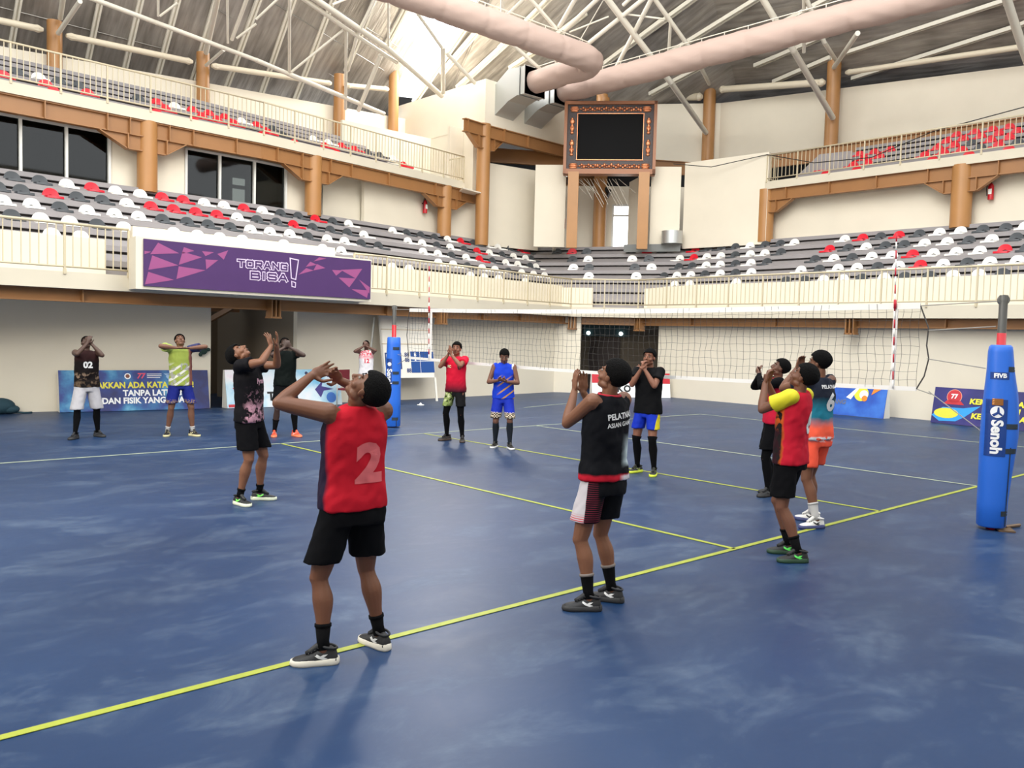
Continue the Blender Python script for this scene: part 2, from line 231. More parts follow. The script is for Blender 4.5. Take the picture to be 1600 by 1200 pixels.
SEATS_LOWER={('left', 5): [(-4.69, 19.92, 0, 'G'), (-4.06, 19.97, 0, 'G'), (-3.42, 20.01, 0, 'W'), (-2.8, 20.06, 0, 'R'), (-2.19, 20.1, 0, 'W'), (-1.53, 20.15, 0, 'W'), (-0.92, 20.2, 0, 'R'), (-0.31, 20.24, 0, 'R'), (0.32, 20.29, 0, 'W'), (0.93, 20.33, 0, 'W'), (1.57, 20.38, 0, 'R'), (2.19, 20.43, 0, 'W'), (2.86, 20.53, 1, 'G'), (3.53, 20.65, 1, 'G'), (4.2, 20.77, 1, 'R'), (4.91, 20.89, 1, 'G'), (5.59, 21.01, 1, 'W'), (7.61, 21.37, 1, 'W'), (8.31, 21.5, 1, 'G'), (9.03, 21.62, 1, 'G'), (9.76, 21.75, 1, 'G'), (10.48, 21.88, 1, 'W'), (11.22, 22.01, 1, 'R'), (11.97, 22.14, 1, 'G'), (12.75, 22.28, 1, 'W'), (13.51, 22.42, 1, 'W'), (14.28, 22.55, 1, 'G'), (15.02, 22.68, 1, 'R'), (15.46, 22.76, 1, 'G')], ('left', 4): [(-5.18, 19.08, 0, 'G'), (-4.67, 19.12, 0, 'G'), (-4.01, 19.17, 0, 'R'), (-3.4, 19.21, 0, 'G'), (-2.78, 19.26, 0, 'G'), (-2.16, 19.3, 0, 'W'), (-1.52, 19.35, 0, 'R'), (-0.9, 19.4, 0, 'R'), (-0.27, 19.44, 0, 'R'), (0.36, 19.49, 0, 'R'), (0.99, 19.54, 0, 'W'), (1.62, 19.58, 0, 'G'), (2.26, 19.63, 0, 'G'), (2.87, 19.72, 1, 'R'), (3.6, 19.85, 1, 'G'), (4.3, 19.98, 1, 'G'), (5.0, 20.1, 1, 'G'), (5.7, 20.22, 1, 'W'), (7.73, 20.58, 1, 'W'), (8.43, 20.7, 1, 'W'), (9.19, 20.84, 1, 'G'), (9.91, 20.97, 1, 'W'), (10.67, 21.1, 1, 'G'), (11.42, 21.23, 1, 'R'), (12.17, 21.37, 1, 'W'), (12.94, 21.5, 1, 'G'), (13.68, 21.63, 1, 'W'), (14.49, 21.78, 1, 'W'), (14.87, 21.85, 1, 'G')], ('left', 3): [(-5.24, 18.28, 0, 'W'), (-4.63, 18.32, 0, 'W'), (-4.01, 18.37, 0, 'G'), (-3.39, 18.41, 0, 'W'), (-2.73, 18.46, 0, 'W'), (-2.13, 18.5, 0, 'W'), (-1.51, 18.55, 0, 'G'), (-0.84, 18.6, 0, 'G'), (-0.25, 18.64, 0, 'G'), (0.4, 18.69, 0, 'G'), (1.01, 18.73, 0, 'W'), (1.63, 18.78, 0, 'W'), (2.28, 18.83, 0, 'W'), (2.93, 18.92, 1, 'G'), (3.66, 19.05, 1, 'W'), (4.34, 19.17, 1, 'W'), (5.02, 19.29, 1, 'G'), (5.75, 19.42, 1, 'G'), (7.81, 19.78, 1, 'W'), (8.55, 19.91, 1, 'W'), (9.25, 20.04, 1, 'G'), (10.04, 20.18, 1, 'W'), (10.79, 20.31, 1, 'R'), (11.53, 20.44, 1, 'G'), (12.34, 20.58, 1, 'W'), (13.1, 20.72, 1, 'W'), (13.89, 20.86, 1, 'G'), (14.29, 20.93, 1, 'W')], ('left', 2): [(-5.23, 17.47, 0, 'G'), (-4.63, 17.52, 0, 'W'), (-4.01, 17.56, 0, 'W'), (-3.39, 17.61, 0, 'G'), (-2.76, 17.66, 0, 'W'), (-1.51, 17.75, 0, 'W'), (-0.88, 17.79, 0, 'W'), (-0.26, 17.84, 0, 'W'), (0.39, 17.89, 0, 'W'), (1.66, 17.98, 0, 'W'), (2.98, 18.12, 1, 'W'), (3.67, 18.24, 1, 'W'), (7.88, 18.98, 1, 'W'), (8.62, 19.11, 1, 'W'), (9.35, 19.24, 1, 'G'), (10.16, 19.39, 1, 'W'), (10.88, 19.51, 1, 'W'), (11.65, 19.65, 1, 'G'), (12.47, 19.79, 1, 'W'), (13.23, 19.93, 1, 'W'), (13.95, 20.06, 1, 'W')], ('left', 1): [(-4.6, 16.72, 0, 'W'), (-3.99, 16.76, 0, 'W'), (5.14, 17.69, 1, 'W'), (5.86, 17.81, 1, 'W'), (8.75, 18.32, 1, 'W'), (9.49, 18.46, 1, 'W'), (10.28, 18.6, 1, 'W'), (11.81, 18.87, 1, 'W')], ('corner', 5): [(16.23, 21.75, 2, 'G'), (16.53, 21.16, 2, 'R'), (16.81, 20.58, 2, 'G'), (17.66, 18.88, 2, 'G'), (17.96, 18.29, 2, 'R'), (18.23, 17.74, 2, 'G')], ('corner', 4): [(15.85, 20.46, 2, 'G'), (16.15, 19.87, 2, 'W'), (16.99, 18.24, 2, 'W'), (17.3, 17.64, 2, 'G')], ('corner', 3): [(15.18, 19.76, 2, 'W'), (15.48, 19.19, 2, 'G'), (16.34, 17.55, 2, 'G'), (16.65, 16.97, 2, 'W')], ('corner', 2): [(14.79, 18.54, 2, 'W'), (15.68, 16.91, 2, 'W')], ('right', 5): [(18.65, 16.43, 3, 'R'), (18.64, 15.81, 3, 'G'), (18.63, 15.2, 3, 'G'), (18.62, 14.56, 3, 'G'), (18.61, 13.91, 3, 'W'), (18.61, 13.27, 3, 'G'), (18.6, 12.63, 3, 'G'), (18.59, 12.06, 3, 'W'), (18.56, 10.14, 3, 'W'), (18.55, 9.5, 3, 'R'), (18.54, 8.88, 3, 'G'), (18.53, 8.26, 3, 'R'), (18.52, 7.6, 3, 'G'), (18.51, 6.97, 3, 'W'), (18.5, 6.33, 3, 'W'), (18.49, 5.68, 3, 'G'), (18.48, 5.04, 3, 'G'), (18.48, 4.51, 3, 'W')], ('right', 4): [(17.85, 16.58, 3, 'W'), (17.84, 15.9, 3, 'R'), (17.84, 15.3, 3, 'W'), (17.83, 14.66, 3, 'W'), (17.82, 14.02, 3, 'G'), (17.81, 13.37, 3, 'W'), (17.8, 12.76, 3, 'W'), (17.79, 12.11, 3, 'G'), (17.76, 10.25, 3, 'R'), (17.75, 9.59, 3, 'G'), (17.74, 8.97, 3, 'W'), (17.73, 8.33, 3, 'G'), (17.72, 7.72, 3, 'G'), (17.71, 7.08, 3, 'W'), (17.7, 6.4, 3, 'W'), (17.69, 5.77, 3, 'G'), (17.68, 5.13, 3, 'W'), (17.68, 4.47, 3, 'G')], ('right', 3): [(17.05, 16.01, 3, 'G'), (17.04, 15.38, 3, 'G'), (17.03, 14.74, 3, 'W'), (17.02, 14.11, 3, 'W'), (17.01, 13.45, 3, 'G'), (17.0, 12.81, 3, 'W'), (16.99, 12.16, 3, 'G'), (16.96, 10.33, 3, 'G'), (16.95, 9.66, 3, 'W'), (16.94, 9.03, 3, 'G'), (16.93, 8.38, 3, 'W'), (16.92, 7.73, 3, 'W'), (16.91, 7.09, 3, 'R'), (16.9, 6.47, 3, 'W'), (16.89, 5.81, 3, 'W'), (16.89, 5.16, 3, 'W'), (16.88, 4.49, 3, 'R'), (16.87, 3.92, 3, 'G')], ('right', 2): [(16.25, 16.08, 3, 'G'), (16.24, 15.47, 3, 'W'), (16.23, 14.83, 3, 'W'), (16.22, 14.2, 3, 'G'), (16.21, 13.54, 3, 'W'), (16.2, 12.9, 3, 'G'), (16.19, 12.26, 3, 'W'), (16.16, 10.37, 3, 'W'), (16.15, 9.72, 3, 'G'), (16.14, 9.08, 3, 'W'), (16.13, 8.45, 3, 'W'), (16.12, 7.79, 3, 'G'), (16.11, 7.14, 3, 'W'), (16.11, 6.5, 3, 'R'), (16.1, 5.85, 3, 'W'), (16.09, 5.19, 3, 'G'), (16.08, 4.59, 3, 'W'), (16.07, 3.89, 3, 'W')], ('right', 1): [(15.43, 14.94, 3, 'W'), (15.42, 14.27, 3, 'W'), (15.39, 12.32, 3, 'W'), (15.36, 10.43, 3, 'G'), (15.35, 9.77, 3, 'G'), (15.34, 9.13, 3, 'W'), (15.33, 8.48, 3, 'W'), (15.33, 7.89, 3, 'G'), (15.32, 7.2, 3, 'W'), (15.31, 6.6, 3, 'G'), (15.3, 5.88, 3, 'G'), (15.29, 5.25, 3, 'W'), (15.28, 4.58, 3, 'W'), (15.27, 3.98, 3, 'G')]}
SEATS_UPPER={('left', 2): [(-3.99, 22.58, 0, 'G'), (-3.44, 22.62, 0, 'W'), (-2.91, 22.66, 0, 'G'), (-2.38, 22.7, 0, 'G'), (-0.68, 22.82, 0, 'G'), (-0.11, 22.86, 0, 'R'), (0.45, 22.9, 0, 'W'), (1.03, 22.95, 0, 'R'), (1.57, 22.99, 0, 'R'), (2.14, 23.05, 1, 'R'), (2.76, 23.16, 1, 'W'), (3.34, 23.26, 1, 'R'), (3.98, 23.37, 1, 'G'), (5.7, 23.68, 1, 'W'), (6.37, 23.79, 1, 'W'), (7.0, 23.9, 1, 'R'), (7.62, 24.01, 1, 'R'), (8.28, 24.13, 1, 'G'), (8.9, 24.24, 1, 'G'), (9.58, 24.36, 1, 'W')], ('left', 1): [(-4.49, 21.74, 0, 'R'), (-3.46, 21.81, 0, 'R'), (-2.37, 21.9, 0, 'R'), (-0.14, 22.06, 0, 'R'), (1.01, 22.14, 0, 'R'), (1.51, 22.18, 0, 'R'), (2.08, 22.22, 0, 'R'), (3.32, 22.44, 1, 'R'), (3.96, 22.55, 1, 'G'), (5.71, 22.86, 1, 'R'), (9.54, 23.54, 1, 'R')], ('left', 0): [(-3.46, 21.01, 0, 'R'), (-0.71, 21.22, 0, 'R'), (0.41, 21.3, 0, 'R'), (2.7, 21.52, 1, 'R'), (3.95, 21.74, 1, 'R'), (5.72, 22.05, 1, 'R')], ('right', 4): [(22.73, 8.25, 3, 'R'), (22.72, 7.64, 3, 'R'), (22.71, 7.07, 3, 'R'), (22.71, 6.53, 3, 'R')], ('right', 3): [(21.99, 12.13, 3, 'R'), (21.98, 11.47, 3, 'R'), (21.97, 10.89, 3, 'R'), (21.96, 10.28, 3, 'R'), (21.93, 8.27, 3, 'R'), (21.92, 7.71, 3, 'R'), (21.92, 7.15, 3, 'R'), (21.91, 6.57, 3, 'R'), (21.9, 6.01, 3, 'R')], ('right', 2): [(21.19, 12.14, 3, 'G'), (21.18, 11.55, 3, 'R'), (21.17, 10.9, 3, 'R'), (21.16, 10.3, 3, 'R'), (21.13, 8.24, 3, 'R'), (21.12, 7.69, 3, 'R'), (21.11, 7.13, 3, 'G'), (21.11, 6.53, 3, 'R'), (21.1, 5.96, 3, 'R')], ('right', 1): [(20.39, 12.06, 3, 'R'), (20.37, 10.88, 3, 'R'), (20.36, 10.33, 3, 'R'), (20.33, 8.33, 3, 'R'), (20.32, 7.71, 3, 'R'), (20.31, 7.12, 3, 'R'), (20.31, 6.56, 3, 'G'), (20.3, 6.0, 3, 'R'), (20.29, 5.44, 3, 'G')], ('right', 0): [(19.58, 11.51, 3, 'R'), (19.56, 10.34, 3, 'R'), (19.52, 7.73, 3, 'R'), (19.51, 6.59, 3, 'R'), (19.49, 5.42, 3, 'R')]}
# ---------------------------------------------------------------- plan of the arena
V = [Vector((-14, 13.6)), Vector((3, 14.85)), Vector((11.2, 16.3)), Vector((13.0, 14.3)), Vector((12.7, -6))]
def off0(d):
    out = []
    for i in range(5):
        ns = []
        if i > 0: e = (V[i]-V[i-1]).normalized(); ns.append(Vector((-e.y, e.x)))
        if i < 4: e = (V[i+1]-V[i]).normalized(); ns.append(Vector((-e.y, e.x)))
        if len(ns) == 1: out.append(V[i]+ns[0]*d)
        else: m_ = (ns[0]+ns[1]).normalized(); out.append(V[i]+m_*(d/m_.dot(ns[0])))
    return out
def off(d):
    """the line of the stands set back by d metres from the balcony edge"""
    o = off0(d); a, b = o[1], o[2]; x = 11.6+.7308*d; o2 = a+(b-a)*((x-a.x)/(b.x-a.x))
    c, e = o[3], o[4]; y = 14.55+.4135*d; o3 = c+(e-c)*((y-c.y)/(e.y-c.y)); o[2] = o2; o[3] = o3; return o
BLK = {'left': (0, 1, 2), 'corner': (2, 3), 'right': (3, 4)}
def sweep(mb, blk, prof, close=False):
    """sweeps a list of (set-back, height) along the plan line"""
    ids = BLK[blk]; n = len(prof); vs = []
    O = {round(d, 4): off(d) for d, z in prof}
    for i in ids:
        for d, z in prof:
            p = O[round(d, 4)][i]; vs.append((p.x, p.y, z))
    fs = []; m_ = n if close else n-1
    for j in range(len(ids)-1):
        for k in range(m_):
            a = j*n+k; b = j*n+(k+1) % n; fs.append((a, b, b+n, a+n))
    if close: fs += [tuple(range(n-1, -1, -1)), tuple((len(ids)-1)*n+k for k in range(n))]
    mb.add(vs, fs); return mb
def P(i, t, d):
    """point on leg i of the plan: t is x on the left side, y on the right side, 0..1 on the corner"""
    o = off(d); a, b = o[i], o[i+1]
    if i in (0, 1): return a+(b-a)*((t-a.x)/(b.x-a.x))
    if i == 3: return a+(b-a)*((t-a.y)/(b.y-a.y))
    return a+(b-a)*t
def seg_dir(i): return (V[i+1]-V[i]).normalized() if i != 2 else (off(5)[3]-off(5)[2]).normalized()
def PX(x, d): return P(0 if x < off(d)[1].x else 1, x, d)
def v3(p, z): return Vector((p.x, p.y, z))
def wallpiece(mb, p, q, z0, z1, th=.15, z1b=None):
    p, q = Vector((p.x, p.y)), Vector((q.x, q.y)); e = (q-p).normalized(); n = Vector((-e.y, e.x))*th; z1b = z1 if z1b is None else z1b
    return mb.hexa([v3(p, z0), v3(q, z0), v3(q+n, z0), v3(p+n, z0)], [v3(p, z1), v3(q, z1b), v3(q+n, z1b), v3(p+n, z1)])

# floor with its painted court lines
struct(MB().add([(-24, -14, 0), (32, -14, 0), (32, 34, 0), (-24, 34, 0)], [(0, 1, 2, 3)]).build('floor', FLOORM))
YEL = mat('yellow_line_paint', (152, 160, 58), .5, var=.12, vscale=6)
PALE = mat('worn_line_paint', (158, 168, 146), .55, var=.2, vscale=5)
def line(p, q, wd, m, nm='court_line'):
    p, q = Vector((*p, .004)), Vector((*q, .004)); o = MB().bar(p, q, wd, .003).build(nm, m); return struct(o)
def cl(p, q, wd, m, lab):
    o = line(p, q, wd, m); o['kind'] = 'structure'; o.name = 'trim_'+str(len([1 for x in bpy.data.objects if x.name.startswith('trim_')])+1); return o
cl((-9.4, 0), (9, 0), .055, YEL, ''); cl((-9, 9), (9, 9), .05, PALE, ''); cl((0, 0), (0, 9), .05, YEL, ''); cl((-3, 0), (-3, 9), .05, YEL, '')
cl((3, 0), (3, 9), .05, PALE, ''); cl((9, 0), (9, 9), .05, PALE, ''); cl((6, 12.6), (8.6, 13.2), .05, PALE, '')

# ---- wall under the balcony, with two openings
LW = [Vector((-16, 17.8)), Vector((-4.5, 16.5)), Vector((-1.28, 16.02)), Vector((1.04, 16.05)), Vector((5, 16.2)), Vector((11.5, 17.0)), Vector((12.07, 16.3)), Vector((13.6, 14.1)), Vector((13.45, 8)), Vector((13.3, -6))]
b = MB()
for i in (0, 1, 3, 4): wallpiece(b, LW[i], LW[i+1], 0, 2.75, .2)
struct(b.build('wall_left', CREAM))
b = MB()
for i in (5, 7, 8): wallpiece(b, LW[i], LW[i+1], 0, 2.75, .2)
struct(b.build('wall_right', CREAM))
# passage behind the left opening
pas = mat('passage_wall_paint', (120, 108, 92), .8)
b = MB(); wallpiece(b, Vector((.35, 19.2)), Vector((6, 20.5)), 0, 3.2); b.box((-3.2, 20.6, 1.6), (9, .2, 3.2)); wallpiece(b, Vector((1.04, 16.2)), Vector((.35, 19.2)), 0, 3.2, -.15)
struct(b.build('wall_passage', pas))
c_ = MB().tube((-.75, 18.2, 0), (-.75, 18.2, 2.9), .26, n=24).build('round_column', BROWN, smooth=True); smooth_by_angle(c_)
tag(c_, 'round brown column standing inside the dark passage below the purple banner', 'column')
o = MB().bar((-2.5, 18.2, 2.55), (.4, 18.2, 2.55), .2, .32).bar((-.75, 18.2, 1.95), (-.2, 17.2, 2.5), .12).build('steel_beam', BROWN_D); tag(o, 'brown braced beam in the shade of the passage below the purple banner', 'beam')
# room behind the corner opening: back wall with a glazed door
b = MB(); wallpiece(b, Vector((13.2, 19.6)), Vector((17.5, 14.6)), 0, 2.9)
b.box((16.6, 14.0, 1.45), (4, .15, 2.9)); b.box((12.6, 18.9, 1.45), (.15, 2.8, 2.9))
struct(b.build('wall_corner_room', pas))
d_ = MB(); wallpiece(d_, Vector((14.4, 18.05)), Vector((15.15, 17.15)), 0, 1.95, .05); d1 = d_.build('door_1', mat('dark_brown_door', (52, 34, 26), .5)); struct(d1)
d_ = MB(); wallpiece(d_, Vector((14.2, 18.2)), Vector((15.35, 16.85)), 2.0, 2.42, .06); d2 = d_.build('trim_door_head', mat('dark_teal_sign', (20, 52, 56), .4)); struct(d2)
for k, (x, y) in enumerate(((14.28, 18.0), (15.06, 17.05))):
    e_ = MB().ell((x, y, 2.12), (.075, .075, .075)).build('emergency_lamp', None, smooth=True)
    m = bpy.data.materials.get('lamp_glow') or bpy.data.materials.new('lamp_glow'); m.use_nodes = True
    m.node_tree.nodes['Principled BSDF'].inputs['Emission Color'].default_value = (.85, 1, 1, 1); m.node_tree.nodes['Principled BSDF'].inputs['Emission Strength'].default_value = 4
    e_.data.materials.clear(); e_.data.materials.append(m)
    tag(e_, ('left' if k == 0 else 'right')+' of the two small lit lamps above the dark door in the corner room', 'lamp', 'emergency lamps')

# ---- stands
def stand(blk, lab):
    root = empty('grandstand'); tag(root, lab, 'grandstand', 'grandstands of the arena')
    prof = [(1.2, 2.98)]
    for k in range(7):
        d = 1.2+.8*k; z = 3.36+.405*k
        prof += [(d, z-.19), (d+.3, z-.19), (d+.3, z-.125), (d, z-.125), (d, z)]
    prof += [(6.5, 3.36+.405*6)]
    sweep(MB(), blk, prof).build('seating_steps', CONC, root)
    sweep(MB(), blk, [(0, 2.66), (0, 2.99), (1.25, 2.99), (1.25, 2.66)], True).build('balcony_slab', SLAB, root)
    # upper tier
    prof = [(6.15, 7.75)]
    for k in range(8 if blk == 'left' else 6):
        d = 6.2+.8*k if blk == 'left' else 6.2+.8*k; z = 7.9+.36*k
        prof += [(d, z-.17), (d+.3, z-.17), (d+.3, z-.11), (d, z-.11), (d, z)]
    prof += [(prof[-1][0]+.8, prof[-1][1])]
    return root, prof
g_left, pl = stand('left', 'grey stepped grandstand along the left wall above the purple banner')
g_corn, pc = stand('corner', 'grey stepped grandstand section across the corner below the big screen')
g_right, pr_ = stand('right', 'grey stepped grandstand along the right wall behind the net')
# low parapet behind the railing
def para(root, i, t0, t1, z=3.79):
    b = MB(); a, q = P(i, t0, 1.0), P(i, t1, 1.0); wallpiece(b, a, q, 2.98, z, .12); b.build('parapet', CREAM, root)
for a, q in ((-14.0, -5.0), (-5.0, -3.9)): para(g_left, 0, a, q)
para(g_left, 0, -3.0, off(1.0)[1].x); para(g_left, 1, off(1.0)[1].x, off(1.0)[2].x)
b = MB(); wallpiece(b, P(2, 0, 1.0), P(2, .36, 1.0), 2.98, 3.72, .12); b.build('parapet', CREAM, g_corn)
b = MB(); wallpiece(b, P(2, .96, 1.0), off(1.0)[3], 2.98, 3.72, .12); b.build('parapet', CREAM, g_corn)
b = MB(); wallpiece(b, off(1.0)[3], P(3, 12.8, 1.0), 2.98, 3.72, .12, 3.8); b.build('parapet', CREAM, g_right)
para(g_right, 3, 12.8, -6)

# upper tiers belong to the upper balcony
def upper(blk, prof, lab, seg):
    root = empty('upper_balcony'); tag(root, lab, 'balcony', 'upper balconies')
    def cut(lst):  # sweep between the given plan points only
        return lst
    i, t0, t1 = seg
    def sw(pr, nm, m, close=False):
        b = MB(); ts = [t0, t1] if i != 0 else [t0, None, t1]
        cols = []
        for t in ts:
            ring = []
            for d, z in pr:
                if i == 0: p = (P(0, t0, d) if t == t0 else (off(d)[1] if t is None else P(1, t1, d)))
                else: p = P(i, t, d)
                ring.append((p.x, p.y, z))
            cols.append(ring)
        n = len(pr); vs = [x for r in cols for x in r]; fs = []
        for j in range(len(cols)-1):
            for k in range(n if close else n-1):
                a = j*n+k; c = j*n+(k+1) % n; fs.append((a, c, c+n, a+n))
        fs += [tuple(range(n)), tuple(range(len(cols)*n-n, len(cols)*n))] if close else []
        b.add(vs, fs); return b.build(nm, m, root)
    sw(prof, 'seating_steps', CONC); sw([(5.8, 7.63), (5.8, 7.92), (6.6, 7.92), (6.6, 7.63)], 'balcony_slab', SLAB, True)
    return root
ub_l = upper('left', pl, 'upper left balcony with grey steps above the dark windows', (0, -14, 9.0))
b = MB(); p0, p1 = P(1, 9.0, 5.8), P(1, 11.5, 5.8); q0, q1 = P(1, 9.0, 7.4), P(1, 11.5, 7.4)
b.hexa([v3(p0, 7.63), v3(p1, 7.63), v3(q1, 7.63), v3(q0, 7.63)], [v3(p0, 7.915), v3(p1, 7.915), v3(q1, 7.915), v3(q0, 7.915)]).build('balcony_slab', SLAB, ub_l)
wg = MB(); q0, q1 = P(3, 13.3, 6.5), P(3, 11.0, 6.5); q2, q3 = P(3, 13.3, 7.6), P(3, 11.0, 7.6)
ub_r = upper('right', pr_, 'upper right balcony with grey steps and mostly red seats', (3, 12.2, -6))
b = MB(); p0, p1 = P(3, 13.5, 5.8), P(3, 12.2, 5.8); q0, q1 = P(3, 13.5, 7.4), P(3, 12.2, 7.4)
b.hexa([v3(p0, 7.63), v3(p1, 7.63), v3(q1, 7.63), v3(q0, 7.63)], [v3(p0, 7.915), v3(p1, 7.915), v3(q1, 7.915), v3(q0, 7.915)]).build('balcony_slab', SLAB, ub_r)

wg.hexa([v3(q0, 7.92), v3(q1, 7.92), v3(q3, 7.92), v3(q2, 7.92)], [v3(q0, 8.0), v3(q1, 9.0), v3(q3, 9.0), v3(q2, 8.0)]).build('stair_parapet', CONC, ub_r)
# ---- walls behind the lower stand
b = MB()
def lw(x0, x1, z0=5.7, z1=7.75, d=6.5, bb=None): wallpiece(bb or b, PX(x0, d), PX(x1, d), z0, z1)
lw(-14, -9.5); lw(-2.1, .09); lw(3.51, 4.94); lw(6.86, 11.3); lw(-9.5, -2.1, 7.24, 7.75); lw(.09, 2.2, 7.22, 7.75); lw(2.2, 3.51, 7.24, 7.75)
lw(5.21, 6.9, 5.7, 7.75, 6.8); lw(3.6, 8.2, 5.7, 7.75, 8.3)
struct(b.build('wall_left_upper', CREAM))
# room behind the tinted windows
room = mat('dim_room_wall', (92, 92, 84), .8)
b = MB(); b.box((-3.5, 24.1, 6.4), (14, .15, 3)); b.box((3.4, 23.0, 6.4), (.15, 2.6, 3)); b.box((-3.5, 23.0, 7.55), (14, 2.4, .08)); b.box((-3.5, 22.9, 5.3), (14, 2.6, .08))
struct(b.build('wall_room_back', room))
def window(nm, x0, x1, z0, z1, mull, d=6.5):
    fr = MB(); gl = MB()
    xs = [x0]+mull+[x1]
    for x in xs: p = PX(x, d-.03); fr.box((p.x, p.y, (z0+z1)/2), (.07, .08, z1-z0), math.atan2(seg_dir(0).y, seg_dir(0).x))
    for z in (z0, z1):
        for a, q in zip(xs[:-1], xs[1:]): fr.bar(v3(PX(a, d-.03), z), v3(PX(q, d-.03), z), .07, .06)
    f = struct(fr.build(nm, WFRAME))
    for a, q in zip(xs[:-1], xs[1:]):
        pa, pb = PX(a+.03, d+.02), PX(q-.03, d+.02)
        g = MB(); wallpiece(g, pa, pb, z0, z1, .02); o = g.build('pane', GLASS, f)
    return f
GLASS = bpy.data.materials.new('tinted_glass'); GLASS.use_nodes = True; nt = GLASS.node_tree; nt.nodes.remove(nt.nodes['Principled BSDF'])
tr = nt.nodes.new('ShaderNodeBsdfTransparent'); tr.inputs[0].default_value = (.28, .30, .29, 1); gl_ = nt.nodes.new('ShaderNodeBsdfGlossy'); gl_.inputs['Roughness'].default_value = .03; gl_.inputs[0].default_value = (.6, .6, .6, 1)
fr_ = nt.nodes.new('ShaderNodeFresnel'); mx_ = nt.nodes.new('ShaderNodeMixShader'); nt.links.new(fr_.outputs[0], mx_.inputs[0]); nt.links.new(tr.outputs[0], mx_.inputs[1]); nt.links.new(gl_.outputs[0], mx_.inputs[2]); nt.links.new(mx_.outputs[0], nt.nodes['Material Output'].inputs[0])
window('window_1', -9.5, -2.1, 5.8, 7.22, [-7.9, -5.9, -4.32, -3.21])
window('window_2', .09, 3.49, 5.8, 7.2, [1.15, 2.31])
# daylight slot seen through the second window
day = bpy.data.materials.new('daylit_opening'); day.use_nodes = True; db = day.node_tree.nodes['Principled BSDF']; db.inputs['Emission Color'].default_value = (1, 1, .97, 1); db.inputs['Emission Strength'].default_value = 2.2
o = MB().box((3.02, 23.98, 6.2), (.42, .05, 1.0)).box((3.02, 23.98, 6.95), (.42, .05, .22)).build('window_3', day); struct(o)

# beams under the balconies
def beam(pts, z0, z1, lab, stiff=(), haunch=(), depth=.22, w_=.2, grp='steel beams under the balconies'):
    root = empty('steel_beam'); tag(root, lab, 'beam', None)
    wb = MB(); fl = MB()
    for p, q in zip(pts[:-1], pts[1:]):
        wb.bar(v3(p, (z0+z1)/2), v3(q, (z0+z1)/2), .03, z1-z0)
        fl.bar(v3(p, z0+.02), v3(q, z0+.02), w_, .035); fl.bar(v3(p, z1-.02), v3(q, z1-.02), w_, .035)
    wb.build('web', BROWN_D, root); fl.build('flange', BROWN_D, root)
    for p, e in stiff:
        n = Vector((e.y, -e.x)); MB().box(v3(p+n*.05, (z0+z1)/2), (.03, w_*.9, z1-z0), math.atan2(e.y, e.x)).build('stiffener', BROWN_D, root)
    for p, e, L, h in haunch:
        for s_ in (-1, 1):
            if (s_ < 0 and L[0] == 0) or (s_ > 0 and L[1] == 0): continue
            l_ = L[0] if s_ < 0 else L[1]; n = Vector((e.y, -e.x))
            a0 = p+e*s_*.2; a1 = p+e*s_*(l_*.45); a2 = p+e*s_*l_
            hb = MB()
            for t in (0,):
                w0 = n*.015
                ring = lambda w1: [v3(a0+w1, z0), v3(a0+w1, z0-h), v3(a1+w1, z0-h), v3(a2+w1, z0)]
                A, B = ring(w0), ring(-w0); hb.add(A+B, [(0, 1, 2, 3), (7, 6, 5, 4), (0, 4, 5, 1), (1, 5, 6, 2), (2, 6, 7, 3), (3, 7, 4, 0)])
            hb.bar(v3(a0, z0-h), v3(a1, z0-h), w_, .03); hb.bar(v3(a1, z0-h), v3(a2, z0), w_, .03)
            hb.box(v3(a1+n*.05, z0-h/2), (.03, w_*.9, h), math.atan2(e.y, e.x)); hb.build('haunch', BROWN_D, root)
    return root
eL, e1, eR = seg_dir(0), seg_dir(1), seg_dir(3)
o6 = off(5.95)
beam([P(0, -14, 5.95), o6[1], P(1, 12.3, 5.95)], 7.17, 7.63, 'long brown beam under the upper left balcony above the dark windows',
     stiff=[(PX(x, 5.95), eL) for x in (-5.6, -3.9, -2.35, -1.75, -.65, .05, 1.4)]+[(PX(x, 5.95), e1) for x in (2.8, 3.75, 4.9, 5.8, 7.5, 9.9, 11.3)],
     haunch=[(PX(-1.2, 5.95), eL, (1.35, 1.05), .38), (PX(4.33, 5.95), e1, (1.3, 1.1), .38), (PX(10.6, 5.95), e1, (1.3, 1.1), .38)])
beam([P(3, 13.5, 5.95), P(3, -6, 5.95)], 7.2, 7.66, 'long brown beam under the upper right balcony',
     stiff=[(P(3, y, 5.95), eR) for y in (12.6, 10.9, 9.2, 7.5, 5.4, 4.6, 3.1)],
     haunch=[(P(3, 13.54, 5.95), eR, (0, 1.2), .42), (P(3, 6.51, 5.95), eR, (1.1, 1.1), .4)])
LB = off(.3)
beam([P(0, -14, .35), off(.35)[1], off(.35)[2]], 2.4, 2.68, 'brown beam under the left lower balcony', stiff=[(PX(x, .35), eL) for x in (-8, -4.6)]+[(PX(x, .35), e1) for x in (3.2, 7.2, 9.1)], depth=.2)
beam([off(.35)[2], off(.35)[3], P(3, -6, .35)], 2.4, 2.68, 'brown beam under the corner and right lower balcony', stiff=[(P(3, y, .35), eR) for y in (12.5, 9.4, 4.5)])
